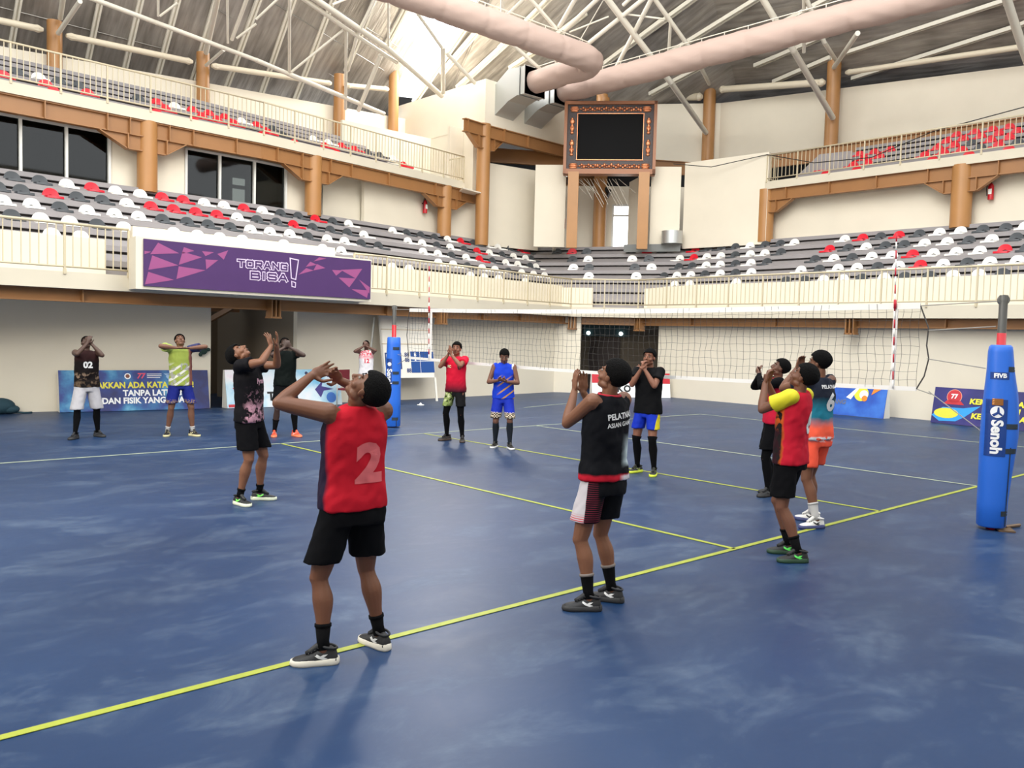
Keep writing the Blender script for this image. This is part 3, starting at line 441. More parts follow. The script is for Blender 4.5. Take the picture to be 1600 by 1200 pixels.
for i, (p, e) in enumerate([(PX(-.25, .2), eL), (PX(5.3, .2), e1), (off(.2)[2]+Vector((.1, -.1)), seg_dir(2)), (off(.2)[3], eR), (P(3, 7.0, .2), eR)]):
    a = math.atan2(e.y, e.x); b = MB()
    for s_ in (-.11, 0, .11): b.box(v3(p+e*s_, 2.43), (.035, .26, .44), a)
    b.box(v3(p, 2.23), (.3, .26, .04), a)
    o = b.build('beam_bracket', BROWN_D)
    tag(o, 'brown ribbed bracket on the lower balcony beam '+['over the dark passage', 'beside the scoreboard', 'left of the corner doorway', 'above the corner doorway lamps', 'behind the right part of the net'][i], 'bracket', 'beam brackets')

# round columns of the lower stand level
for i, (p, z0, z1, lab) in enumerate([(PX(-1.2, 6.05), 5.7, 7.64, 'between the two groups of dark windows'), (PX(4.33, 6.05), 5.7, 7.64, 'right of the second dark window'), (PX(10.6, 6.05), 5.7, 7.64, 'beside the left fire extinguisher'),
        (PX(12.28, 5.5), 5.5, 10.25, 'tall one at the end of the upper left balcony'), (P(3, 13.54, 6.05), 5.7, 7.66, 'at the end of the upper right balcony'), (P(3, 6.51, 6.05), 5.7, 7.66, 'beside the right fire extinguisher')]):
    r_ = .27 if i != 4 else .3
    c_ = MB().tube(v3(p, z0), v3(p, z1), r_ if i != 5 else .31, n=28).build('round_column', BROWN, smooth=True); smooth_by_angle(c_)
    tag(c_, 'round brown column behind the lower seats, '+lab, 'column', 'columns behind the lower seats')

# ---- corner block, screen wall and right-hand walls
b = MB(); b.hexa([(12.25, 22.0, 10.2), (17.2, 22.3, 10.2), (17.2, 28, 10.2), (12.25, 28, 10.2)], [(12.25, 22.0, 12.0), (17.2, 22.3, 12.0), (17.2, 28, 12.0), (12.25, 28, 12.0)])
b.box((10.1, 25.6, 8.9), (4.3, .15, 2.6)); b.hexa([(10.9, 21.6, 7.5), (12.2, 21.95, 7.5), (12.2, 23.6, 7.5), (12.0, 23.6, 7.5)], [(10.9, 21.6, 7.55), (12.2, 21.95, 7.55), (12.2, 23.6, 7.55), (12.0, 23.6, 7.55)])
b.box((12.35, 24.9, 8.9), (.18, 4.4, 2.65)); b.box((11.9, 23.4, 9.0), (.7, .15, 2.5))
struct(b.build('wall_corner_block', CREAM))
b = MB(); wallpiece(b, PX(12.4, 6.2), Vector((15.7, 22.4)), 5.6, 8.95, .15); wallpiece(b, PX(11.3, 6.5), PX(12.4, 6.2), 5.7, 7.6)
wallpiece(b, Vector((14.45, 21.35)), Vector((15.29, 20.43)), 5.6, 8.9, .18); wallpiece(b, Vector((17.58, 17.88)), Vector((18.37, 17.01)), 5.6, 8.85, .18)
wallpiece(b, Vector((18.45, 16.9)), Vector((18.8, 13.35)), 5.6, 9.0, .15)
struct(b.build('wall_screen_side', CREAM))
b = MB(); wallpiece(b, P(3, 13.7, 6.5), P(3, -6, 6.5), 5.6, 7.7); struct(b.build('wall_right_lower', CREAM))
# beams around the corner block
beam([Vector((11.0, 21.75)), Vector((12.3, 21.95)), Vector((17.2, 22.25))], 9.7, 10.2, 'brown beam under the white corner block holding the ducts', stiff=[(Vector((11.15, 21.8)), e1), (Vector((13.2, 22.0)), e1), (Vector((14.6, 22.1)), e1)], haunch=[(Vector((12.25, 21.95)), e1, (1.1, 1.0), .45)])
beam([Vector((14.2, 24.2)), Vector((22.9, 19.2)), Vector((23.4, 12.0)), Vector((23.4, 2))], 9.35, 9.95, 'brown beam far behind the screen running to the right balcony', stiff=[(Vector((22.9-.02, 19.2)), eR), (Vector((23.2, 16)), eR)])
beam([Vector((13.4, 24.3)), Vector((19.5, 21.8))], 8.6, 9.1, 'lower brown beam in the dark gap left of the screen')
# dark backing of the gaps under the roof and behind the beams
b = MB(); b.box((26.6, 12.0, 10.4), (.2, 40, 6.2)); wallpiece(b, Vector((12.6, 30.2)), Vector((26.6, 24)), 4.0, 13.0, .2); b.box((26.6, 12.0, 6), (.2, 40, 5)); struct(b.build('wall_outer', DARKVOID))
# recess behind the screen posts
b = MB(); e2 = (Vector((18.6, 19.2))-Vector((16.0, 22.0))).normalized()
A_, B_ = Vector((16.4, 23.8)), Vector((21.6, 18.2)); dd_ = (B_-A_).normalized()
t0 = (Vector((18.98, 21.05))-A_).dot(dd_); 
wallpiece(b, A_, A_+dd_*(t0-.05), 5.6, 8.6); wallpiece(b, A_+dd_*(t0+.72), B_, 5.6, 8.6); wallpiece(b, A_+dd_*(t0-.05), A_+dd_*(t0+.72), 7.78, 8.6)
wallpiece(b, Vector((15.15, 20.7)), Vector((16.6, 22.3)), 5.6, 8.6, .1); wallpiece(b, Vector((18.6, 19.9)), Vector((17.5, 18.1)), 5.6, 8.6, .1)
struct(b.build('wall_recess', CREAM))
f = MB(); a_, q_ = A_+dd_*(t0-.05), A_+dd_*(t0+.72)
for p in (a_, q_): f.box(v3(p, 6.7), (.08, .08, 2.2), math.atan2(dd_.y, dd_.x))
f.bar(v3(a_, 7.33), v3(q_, 7.33), .08, .08); f.bar(v3(a_, 7.78), v3(q_, 7.78), .08, .08)
f = struct(f.build('window_4', WFRAME)); g = MB(); wallpiece(g, a_+Vector((.05, .05)), q_+Vector((.05, .05)), 5.6, 7.78, .02); g.build('pane', day, f)
b = MB().tube((18.0, 21.0, 5.5), (18.0, 21.0, 12.2), .28, n=24).build('round_column', BROWN, smooth=True); smooth_by_angle(b); tag(b, 'round brown column behind the big screen beside the bright window', 'column')
# louvred dark openings above the recess
for k, (x0, x1) in enumerate(((.3, 1.9), (2.9, 5.2))):
    p, q = A_+dd_*x0*1.0, A_+dd_*x1; b = MB(); wallpiece(b, p, q, 8.62, 10.0, .05)
    o = struct(b.build('window_%d' % (5+k), DARKVOID)); b = MB()
    for j in range(9): b.bar(v3(p+(q-p)*(.75+.03*(j % 3)), 8.75+.12*j)+Vector((-.1, -.1, 0)), v3(p+(q-p)*(.8+.03*(j % 3)), 8.75+.12*j)+Vector((-.1, -.1, 0)), .02, .05)
    b.build('louvre', ALU, o)

# ---- upper back walls (top edge climbs to the corner)
b = MB(); a_, m_, q_ = P(0, -14, 10.8), off(10.8)[1], P(1, 12.3, 10.8)
wallpiece(b, a_, m_, 8.2, 9.5, .15, 10.45); wallpiece(b, m_, q_, 8.2, 10.45, .15, 11.35); struct(b.build('wall_left_top', CREAM))
b = MB(); wallpiece(b, Vector((20.9, 23.6)), Vector((24.15, 19.3)), 9.98, 12.95, .15, 12.9); wallpiece(b, Vector((24.15, 19.3)), Vector((24.15, 6.2)), 9.98, 12.9, .15, 11.9); wallpiece(b, Vector((24.15, 6.2)), Vector((24.15, -6)), 9.98, 11.9, .15, 11.0)
struct(b.build('wall_right_top', CREAM))
# near side of the hall, behind the camera
b = MB(); b.box((2, -9.6, 5.5), (34, .2, 11)); b.box((-17.2, 5, 5.5), (.2, 29, 11)); struct(b.build('wall_near', CREAM))
# ---------------------------------------------------------------- roof, trusses, ducts
def tri(mb, *p): mb.add(p, [tuple(range(len(p)))])
E_, I_, G_ = ROOF_EAVE, ROOF_INNER, SKY_GAP
b = MB(); tri(b, E_[0], E_[1], I_[1]); tri(b, E_[0], I_[1], I_[0]); tri(b, E_[1], G_[0], G_[3], I_[1])
tri(b, G_[1], E_[2], G_[2]); tri(b, E_[2], E_[3], I_[3]); tri(b, E_[2], I_[3], I_[2]); tri(b, G_[2], E_[2], I_[2]); tri(b, E_[3], E_[4], I_[4]); tri(b, E_[3], I_[4], I_[3])
ceil = struct(b.build('ceiling', FOIL))
md = ceil.modifiers.new('thickness', 'SOLIDIFY'); md.thickness = .12; md.offset = 0
SEAMM = mat('foil_seam', (150, 146, 138), .4, metal=.4)
NPUR = []
def side(p): return 'over the left stand' if p.x < 8 else ('beside the skylight' if p.x < 14 else ('over the corner' if p.y > 18 else 'over the right stand'))
def nth(lst): return ORD[len(lst)-1]
ORD = ['first', 'second', 'third', 'fourth', 'fifth', 'sixth', 'seventh', 'eighth', 'ninth', 'tenth', 'eleventh', 'twelfth', 'thirteenth', 'fourteenth', 'fifteenth', 'sixteenth', 'seventeenth', 'eighteenth', 'nineteenth', 'twentieth']
ORD += ['twenty-'+x for x in ORD[:9]]+['thirtieth']
ORD += ['thirty-'+x for x in ORD[:9]]+['fortieth']+['forty-'+x for x in ORD[:9]]+['fiftieth']+['fifty-'+x for x in ORD[:9]]
def pxu(p): 
    d = Vector(p)-CAM; return d.dot(r2)/d.dot(fw)
ROOF_LINES = sorted(ROOF_LINES, key=lambda t: pxu(t[1])+pxu(t[2])); TRUSS = sorted(TRUSS, key=lambda t: (t[0], pxu(t[1])+pxu(t[2])))
for kind, p, q, r in ROOF_LINES:
    p, q = Vector(p), Vector(q)
    if kind == 'purlin':
        NPUR.append(1)
        up_ = Vector((0, 0, 1)); b = MB(); r_ = max(r, .05)*1.45
        s_ = (q-p).cross(up_).normalized()*r_*.75; b.bar(p+s_, q+s_, r_*.8, r_*1.6); b.bar(p-s_, q-s_, r_*.8, r_*1.6); b.bar(p+Vector((0, 0, .03)), q+Vector((0, 0, .03)), r_*2, .03)
        o = b.build('roof_purlin', WHITEST); tag(o, 'pale double roof purlin %s, %s from the left' % (side((p+q)/2), nth(NPUR)), 'purlin', 'roof purlins')
    else: MB().bar(p, q, r*2, .02).build('seam', SEAMM, ceil)
for kind, p, q, r in TRUSS:
    o = MB().tube(p, q, r, n=10).build('truss_tube' if kind == 'truss' else 'roof_strut', WHITEST, smooth=True); smooth_by_angle(o)
    NT = NPUR if False else globals().setdefault('NT_'+kind, []); NT.append(1); P_m = (Vector(p)+Vector(q))/2; dz_ = abs(Vector(p).z-Vector(q).z)/(Vector(p)-Vector(q)).length
    lab = ('%s white truss tube %s, %s from the left' % ('steep' if dz_ > .7 else ('sloping' if dz_ > .3 else 'nearly level'), side(P_m), nth(NT))) if kind == 'truss' else 'white strut on a brown roof column %s, %s from the left' % (side(P_m), nth(NT))
    tag(o, lab, 'truss member', 'roof truss tubes' if kind == 'truss' else 'column struts')
for i, (p, q, r) in enumerate(EAVE_TUBES):
    p, q = Vector(p), Vector(q); d = (q-p).normalized(); b = MB().tube(p+d*.35, q-d*.35, r, n=16)
    for s_, c_ in ((1, p), (-1, q)):
        b.tube(c_+d*s_*.12, c_+d*s_*.26, r*.6, r*1.2, 8); b.tube(c_+d*s_*.26, c_+d*s_*.42, r*1.2, r*.95, 8)
    o = b.build('eave_tube', mat('eave_tube_paint', (214, 202, 178), .5)); smooth_by_angle(o)
    tag(o, 'thick cream tube under the roof edge, '+['leftmost in view', 'second from the left', 'third from the left', 'short one beside the skylight', 'right behind the screen', 'between the two right upper columns', 'at the far right above the red seats'][i], 'tube', 'eave tubes')
for i, (p, z0, z1, r) in enumerate(UPPER_COLUMNS):
    o = MB().tube((*p, z0-.6), (*p, z1), r, n=24).build('round_column', BROWN, smooth=True); smooth_by_angle(o)
    tag(o, 'round brown column under the roof edge, '+['leftmost in view', 'second from the left', 'just left of the skylight glare', 'inside the skylight glare', 'right of the screen', 'at the end of the upper right seats', 'behind the top of the screen'][i], 'column', 'columns under the roof')
# fabric ducts
DUCT = mat('pink_duct_fabric', (184, 160, 148), .9, bump=.5, bscale=3.5)
def duct(pts, r, lab, seed):
    root = empty('fabric_duct'); tag(root, lab, 'duct', 'fabric air ducts')
    P_ = []
    for i in range(len(pts)-1):
        p, q = Vector(pts[i]), Vector(pts[i+1]); n_ = max(2, int((q-p).length/.1))
        P_ += [p.lerp(q, k/n_) for k in range(n_)]
    P_.append(Vector(pts[-1])); NS = 36; vs = []; a = None
    for i, p in enumerate(P_):
        d = (P_[min(i+1, len(P_)-1)]-P_[max(i-1, 0)]).normalized(); side = d.cross(Vector((0, 0, 1))).normalized(); u = side.cross(d)
        for k in range(NS):
            t = 2*math.pi*k/NS; s_ = i*.1
            ph = (s_ % 1.7)/1.7   # fabric sags in swags between the hangers
            rr = r*.94*(1+.05*math.sin(math.pi*ph)*max(0, -math.sin(t))-.05*max(0, 1-ph*9)+.05*noise.noise(Vector((s_*1.6+math.sin(t)*1.5, math.cos(t)*2, seed)))+.035*noise.noise(Vector((s_*3.2+math.sin(t)*3, math.cos(t)*4, seed+3))))
            vs.append(p+side*math.cos(t)*rr+u*math.sin(t)*rr*(.97))
    fs = [(i*NS+k, i*NS+(k+1) % NS, (i+1)*NS+(k+1) % NS, (i+1)*NS+k) for i in range(len(P_)-1) for k in range(NS)]
    fs += [tuple(range(NS)), tuple(range(len(vs)-NS, len(vs)))]
    o = MB().add(vs, fs).build('fabric_tube', DUCT, root, smooth=True)
    return root, P_
d1, P1 = duct([(13.3, 20.4, 11.75), (13.25, 17.5, 11.75), (13.05, 17.12, 11.8), (12.6, 16.98, 11.82), (4.6, 16.9, 11.85), (-6, 16.8, 11.9)], .47, 'pink fabric duct with an elbow, nearer the skylight', 1.3)
d2, P2_ = duct([(15.0, 20.5, 11.75), (15.15, 14, 11.8), (15.4, 6.4, 11.85), (15.6, -4, 11.9)], .47, 'long pink fabric duct passing above the screen to the right', 5.1)
for root, P_ in ((d1, P1), (d2, P2_)):
    b = MB(); rp = [p+Vector((0, 0, .56)) for p in P_[::6]]; b.path(rp, .018, 6).build('hanging_rail', WHITEST, root)
    for p in P_[3::9]: MB().tube(p+Vector((0, 0, .42)), p+Vector((0, 0, .58)), .012, n=6).build('hanger', WHITEST, root)
for (x, y0, y1), root in (((13.3, 20.3, 22.1), d1), ((15.0, 20.4, 22.2), d2)):
    b = MB(); b.box((x, y0+.12, 11.75), (1.05, .25, 1.05)).box((x, y0+.32, 11.75), (1.1, .05, 1.1)); b.box((x, y0+.02, 11.75), (1.1, .05, 1.1)); b.build('duct_collar', ALU, root)
    b = MB(); w_ = .52; A = [(x-w_, y0+.35, 11.25), (x+w_, y0+.35, 11.25), (x+w_, y0+.35, 12.27), (x-w_, y0+.35, 12.27)]; B = [(x-w_, y1+.1, 10.6), (x+w_, y1+.1, 10.6), (x+w_, y1+.1, 11.8), (x-w_, y1+.1, 11.8)]
    M_ = [(x-w_, y0+.95, 11.1), (x+w_, y0+.95, 11.1), (x+w_, y0+.95, 12.35), (x-w_, y0+.95, 12.35)]
    b.add(A+M_+B, [(0, 1, 2, 3), (0, 4, 5, 1), (1, 5, 6, 2), (2, 6, 7, 3), (3, 7, 4, 0), (4, 8, 9, 5), (5, 9, 10, 6), (6, 10, 11, 7), (7, 11, 8, 4)]).build('duct_transition', ALU, root)

# ---------------------------------------------------------------- big screen
COPPER = mat('carved_copper', (206, 136, 96), .35, metal=.75, bump=.3, bscale=30)
CARVE = mat('dark_carved_wood', (58, 46, 44), .5, bump=.5, bscale=25)
FRAMEB = mat('brown_screen_frame', (148, 94, 58), .45)
root = empty('video_screen', (0, 0, 0)); tag(root, 'big dark video screen in a carved copper frame on two brown posts', 'screen')
a_, q_ = Vector((14.78, 20.1)), Vector((17.2, 17.4)); e = (q_-a_).normalized(); n_ = Vector((e.y, -e.x))
if n_.dot(Vector((-1, -1))) < 0: n_ = -n_
cz = (8.42+11.25)/2; hw = (q_-a_).length/2; hh = (11.25-8.42)/2; ctr = (a_+q_)/2
M = frame(v3(ctr, cz), (e.x, e.y, 0), (0, 0, 1))
if (M.to_3x3() @ Vector((0, 0, 1))).dot(Vector((n_.x, n_.y, 0))) < 0: M = frame(v3(ctr, cz), (-e.x, -e.y, 0), (0, 0, 1))
R3 = M.to_3x3()
def mbx(mb, x, y, z, sx, sy, sz): mb.box(M @ Vector((x, y, z)), (sx, sy, sz), M=R3)
b = MB(); mbx(b, 0, 0, -.2, 2*hw, 2*hh, .4); b.build('housing', FRAMEB, root)
b = MB(); t = .12
for x, y, sx, sy in ((0, hh-t/2, 2*hw, t), (0, -hh+t*.8, 2*hw, t*1.6), (-hw+t/2, 0, t, 2*hh), (hw-t/2, 0, t, 2*hh)): mbx(b, x, y, .06, sx, sy, .16)
b.build('outer_frame', FRAMEB, root)
b = MB(); mbx(b, 0, 0, .01, 2*hw-.2, 2*hh-.2, .04); b.build('carved_border', CARVE, root)
sx0, sx1, sy0, sy1 = -1.29, 1.30, -.86, .94
b = MB(); mbx(b, (sx0+sx1)/2, (sy0+sy1)/2, .04, sx1-sx0, sy1-sy0, .05); b.build('screen_panel', mat('unlit_screen', (10, 10, 11), .75, spec=.15), root)
b = MB()
for x, y, sx, sy in (((sx0+sx1)/2, sy1, sx1-sx0+.05, .022), ((sx0+sx1)/2, sy0, sx1-sx0+.05, .022), (sx0, (sy0+sy1)/2, .022, sy1-sy0), (sx1, (sy0+sy1)/2, .022, sy1-sy0)): mbx(b, x, y, .06, sx, sy, .05)
b.build('screen_trim', COPPER, root)
rnd = random.Random(3)
def blob(x, y, rx, ry): b.ell(M @ Vector((x, y, .04)), (rx, ry, .05), R3, 10, 6)
for sx in (-1, 1):
    for y0 in (.5, -.35):
        b = MB(); X = sx*1.5; blob(X, y0+.14, .1, .12); blob(X, y0-.02, .05, .12); blob(X, y0-.16, .055, .14); blob(X-.06, y0-.12, .025, .10); blob(X+.06, y0-.12, .025, .10); blob(X, y0-.30, .08, .06); blob(X, y0+.24, .06, .06); b.build('carved_figure', COPPER, root, True)
    for y0 in (1.12, -1.1):
        b = MB()
        for k in range(3): blob(sx*1.42, y0-.07+.07*k, .2-.03*abs(k-1), .045)
        b.build('carved_corner', COPPER, root, True)
for y0 in (1.12, -1.1):
    b = MB()
    for k in range(27): blob(-1.17+.09*k, y0+.055*math.sin(k*1.9), .055, .035+.02*(k % 3)); blob(-1.17+.09*k, y0-.06*math.sin(k*1.9), .05, .022)
    b.build('carved_band', COPPER, root, True)
for c in (Vector((14.95, 19.9)), Vector((17.03, 17.6))):
    p = c - e*.0; MB().box(v3(p+(e*.16 if c.x < 16 else -e*.16), 7.0), (.42, .3, 3.0), math.atan2(e.y, e.x)).build('post', BROWN, root)
# broken strip blinds hanging by the screen
b = MB(); rnd = random.Random(5)
for k in range(16):
    s_ = Vector((15.35+.09*k, 20.2-.09*k, 8.35-.0*k)); b.tube(s_, s_+Vector((.45+rnd.uniform(-.1, .2), -.35, -.9+rnd.uniform(-.3, .5))), .012, n=5)
o = b.build('loose_cable', mat('pale_cable', (186, 178, 165), .6)); tag(o, 'bunch of loose pale strips hanging under the left half of the big screen', 'cable')
b = MB(); pts = [(12.4, 13, 0)]
o = MB().path([(17.7, 16.9, 8.85), (18.1, 15.4, 8.6), (18.76, 13.4, 8.9), (18.74, 11.5, 8.35), (18.72, 9.4, 8.25), (18.7, 7.4, 8.8), (18.68, 4.4, 9.15), (18.66, 1, 9.2)], .015, 6).build('black_cable', BLACK); tag(o, 'thin black cable slung along the upper right balcony railing', 'cable')
o = MB().tube((17.9, 17.0, 5.75), (17.9, 17.0, 6.25), .42, n=24).build('metal_drum', ALU); smooth_by_angle(o); tag(o, 'round grey metal drum behind the seats right of the screen post', 'drum')
b = MB().tube((18.3, 20.9, 8.05), (18.1, 20.6, 8.25), .1, n=12).ell((18.1, 20.75, 8.3), (.14, .12, .14)); o = b.build('floodlight', BLACK); tag(o, 'small dark floodlight clamped to the column behind the screen', 'lamp')
# dark plate on the corner steps
c0, c1 = P(2, .62, 5.05), P(2, .99, 5.05); b = MB(); wallpiece(b, c0, c1, 5.45, 5.75, .03); o = b.build('grey_panel', mat('grey_panel', (116, 118, 116), .6)); tag(o, 'long dark grey panel leaning behind the top corner seats', 'panel')
# ---------------------------------------------------------------- railings
def railing(i, t0, t1, d, zf, lab, step=1.2, endpost=True):
    p, q = P(i, t0, d), P(i, t1, d); e = (q-p).normalized(); L = (q-p).length; a = math.atan2(e.y, e.x)
    root = empty('guard_railing', v3(p, zf), a); tag(root, lab, 'railing', 'balcony guard railings')
    MB().tube((0, 0, .95), (L, 0, .95), .028, n=8).build('top_rail', CREAM_RAIL, root, True)
    MB().tube((0, 0, .1), (L, 0, .1), .02, n=6).build('bottom_rail', CREAM_RAIL, root, True)
    n = max(1, round(L/step)); st = L/n; pm = None; bm_ = None
    for k in range(n+1):
        if pm is None: o = MB().box((0, 0, .465), (.04, .04, .95)).box((0, 0, .0), (.055, .05, .1)).build('post', CREAM_RAIL, root); pm = o.data
        else: o = bpy.data.objects.new('post', pm); C.objects.link(o); o.parent = root
        o.location = (k*st, 0, 0)
        if k == n: break
        m_ = max(2, round(st/.152))
        for j in range(1, m_):
            if bm_ is None: o = MB().box((0, 0, .525), (.018, .018, .85)).build('baluster', CREAM_RAIL, root); bm_ = o.data
            else: o = bpy.data.objects.new('baluster', bm_); C.objects.link(o); o.parent = root
            o.location = (k*st+st*j/m_, 0, 0)
    return root
railing(0, -7.5, -3.75, 0, 2.99, 'cream guard railing left of the purple banner')
railing(0, 1.95, off(0)[1].x, 0, 2.99, 'short cream guard railing just behind the right end of the purple banner')
railing(1, off(0)[1].x, off(0)[2].x, 0, 2.99, 'cream guard railing of the lower balcony from the purple banner to the corner')
railing(2, 0, 1, 0, 2.99, 'short cream guard railing across the corner of the lower balcony')
railing(3, off(0)[3].y, 1.3, 0, 2.99, 'cream guard railing of the lower balcony behind the volleyball net')
o5 = off(5.8)
railing(0, -7.0, o5[1].x, 5.8, 7.92, 'cream guard railing of the upper left balcony over the dark windows')
railing(1, o5[1].x, 11.43, 5.8, 7.92, 'cream guard railing of the upper left balcony ending at the tall column')
railing(3, 13.4, 3.4, 5.8, 7.92, 'cream guard railing of the upper right balcony')
railing(3, 1.3, -4.5, 0, 2.99, 'cream guard railing of the lower balcony at the far right edge')
railing(3, 3.4, -3.8, 5.8, 7.92, 'cream guard railing of the upper right balcony at the far right edge')
def ret(p, q, zf, lab):
    global P
    a, b_ = p, q; e = (q-p).normalized(); L = (q-p).length
    root = empty('guard_railing', v3(p, zf), math.atan2(e.y, e.x)); tag(root, lab, 'railing', 'balcony guard railings')
    MB().tube((0, 0, .95), (L, 0, .95), .028, n=8).build('top_rail', CREAM_RAIL, root, True); MB().tube((0, 0, .1), (L, 0, .1), .02, n=6).build('bottom_rail', CREAM_RAIL, root, True)
    n = int(L/.152)
    m = None
    for k in range(1, n+1):
        if m is None: o = MB().box((0, 0, .525), (.018, .018, .85)).build('baluster', CREAM_RAIL, root); m = o.data
        else: o = bpy.data.objects.new('baluster', m); C.objects.link(o); o.parent = root
        o.location = (k*L/(n+1), 0, 0)
ret(P(1, 11.43, 5.8), P(1, 11.43, 6.7), 7.92, 'cream end return of the upper left balcony railing')
ret(P(3, 13.4, 5.8), P(3, 13.4, 6.7), 7.92, 'cream end return of the upper right balcony railing')

# ---------------------------------------------------------------- seats
def seat_mesh(name, m):
    b = MB(); nu, nv = 12, 7; vs = []
    # rounded back shell, widest at the pan
    for j in range(nv+1):
        t = math.pi/2*j/nv
        for i in range(nu+1):
            a = math.pi*i/nu
            vs.append((.205*math.cos(a)*math.cos(t)**.8, -.02-.17*math.sin(a)*math.cos(t)**.55-.03*math.sin(t), .04+.245*math.sin(t)))
    fs = [(j*(nu+1)+i+nu+1, j*(nu+1)+i+nu+2, j*(nu+1)+i+1, j*(nu+1)+i) for j in range(nv) for i in range(nu)]
    # slightly hollowed front of the back shell
    k0 = len(vs); vs.append((0, -.055, .13))
    rim = [j*(nu+1) for j in range(nv+1)]+[j*(nu+1)+nu for j in range(nv, -1, -1)]
    fs += [(k0, rim[q], rim[q+1]) for q in range(len(rim)-1)]
    b.add(vs, fs)
    # pan with a rolled front edge
    out = [(-.215, -.03), (-.215, .25), (-.19, .33), (-.12, .36), (.12, .36), (.19, .33), (.215, .25), (.215, -.03), (.15, -.17), (-.15, -.17)]
    n = len(out); b.add([(x, y, .0) for x, y in out]+[(x*.98, y*.98, .055) for x, y in out], [tuple(range(n-1, -1, -1)), tuple(range(n, 2*n))]+[(i, (i+1) % n, n+(i+1) % n, n+i) for i in range(n)])
    o = b.build(name, m, None, True); smooth_by_angle(o, 35); me = o.data; bpy.data.objects.remove(o); return me
SEATM = {'W': seat_mesh('stadium_seat', WHITE), 'R': seat_mesh('stadium_seat_red', RED), 'G': seat_mesh('stadium_seat_grey', GREY)}
CN = {'W': 'white', 'R': 'red', 'G': 'dark grey'}
ROWN = {'lower': {5: 'top row', 4: 'second row down', 3: 'third row down', 2: 'fourth row down', 1: 'fifth row down'}, 'upper': {4: 'fifth row up', 3: 'fourth row up', 2: 'third row up', 1: 'second row up', 0: 'front row'}}
for tier, D in (('lower', SEATS_LOWER), ('upper', SEATS_UPPER)):
    for (blk, k), lst in D.items():
        z = (3.36+.405*k) if tier == 'lower' else (7.9+.36*k)
        for n_, (x, y, leg, c) in enumerate(lst):
            o = bpy.data.objects.new('stadium_seat', SEATM[c]); C.objects.link(o)
            e = seg_dir(leg) if leg != 2 else Vector((.62, -.785)); nrm = Vector((e.y, -e.x))
            o.location = (x, y, z+.03); o.rotation_euler = (0, 0, math.atan2(nrm.y, nrm.x)-math.pi/2)
            same = [s for s in lst[:n_] if s[3] == c]
            stn = {'left': 'left', 'corner': 'corner', 'right': 'right'}[blk]
            tag(o, '%s plastic seat, %s %s stand, %s, %s %s from the left' % (CN[c], tier, stn, ROWN[tier][k], ORD[min(len(same), 29)], CN[c].split()[-1]), 'seat', 'seats of the %s %s stand' % (tier, stn))

# ---------------------------------------------------------------- purple banner on its box
e0 = seg_dir(0); n0 = Vector((e0.y, -e0.x))
BX = lambda x, d: PX(x, d)
root = empty('commentary_box'); tag(root, 'cream box projecting from the left balcony that carries the purple banner', 'box')
b = MB(); A_, B_ = BX(-3.83, -.66), BX(2.05, -.66); A2, B2 = BX(-3.75, 0.02), BX(2.12, 0.02)
b.hexa([v3(A_, 2.7), v3(B_, 2.7), v3(B2, 2.7), v3(A2, 2.7)], [v3(A_, 3.76), v3(B_, 3.76), v3(B2, 3.76), v3(A2, 3.76)]); b.build('box_front', CREAM, root)
b = MB(); wallpiece(b, BX(-3.7, -.1), BX(1.3, -.1), 3.76, 4.02, .12); wallpiece(b, BX(-3.5, .55), BX(-3.0, .55), 2.99, 4.0, .12); b.build('box_parapet', CREAM, root)
PUR = mat('purple_banner', (70, 38, 92), .6, var=.04); PINK = mat('pink_print', (150, 74, 124), .6); WPR = mat('pale_lilac_print', (214, 196, 220), .55)
ba = empty('sponsor_banner'); tag(ba, 'long purple banner with pink triangles reading TORANG BISA! on the left balcony', 'banner')
M = frame(v3(BX(-3.68, -.70), 2.765), (e0.x, e0.y, 0), (0, 0, 1))
b = MB(); b.hexa([M @ Vector(p) for p in ((0, 0, -.03), (5.7, -.0, -.03), (5.7, .0, 0), (0, 0, 0))], [M @ Vector(p) for p in ((0, .955, -.03), (5.7, .955, -.03), (5.7, .955, 0), (0, .955, 0))]); b.build('banner_sheet', PUR, ba)
TRI = [[(0.29, 0.9), (0.13, 0.65), (0.74, 0.72)], [(0.84, 0.86), (0.79, 0.71), (1.07, 0.8)], [(0.17, 0.63), (0.09, 0.33), (0.72, 0.47)], [(0.81, 0.76), (0.73, 0.48), (1.24, 0.68)], [(0.02, 0.03), (0.09, 0.29), (0.63, 0.16)], [(0.73, 0.45), (0.68, 0.18), (1.32, 0.41)], [(1.24, 0.81), (1.51, 0.81), (1.32, 0.71)], [(1.84, 0.88), (1.74, 0.67), (1.59, 0.78)], [(1.32, 0.64), (1.61, 0.65), (1.34, 0.43)], [(0.01, 0.71), (0.15, 0.7), (0.01, 0.64)], [(4.17, 0.92), (4.38, 0.91), (4.02, 0.81)], [(3.93, 0.8), (4.11, 0.74), (3.81, 0.67)], [(4.11, 0.76), (4.35, 0.68), (4.02, 0.6)], [(3.82, 0.64), (4.02, 0.6), (3.61, 0.47)], [(4.54, 0.65), (4.85, 0.66), (4.66, 0.52)], [(4.79, 0.67), (5.43, 0.74), (5.24, 0.49)], [(4.73, 0.48), (5.24, 0.49), (5.05, 0.26)], [(5.34, 0.47), (5.67, 0.3), (5.66, 0.14)], [(5.12, 0.22), (5.64, 0.22), (5.59, 0.03)]]
for t_ in TRI: polys(PINK, M, ba, 'printed_triangle', [t_])
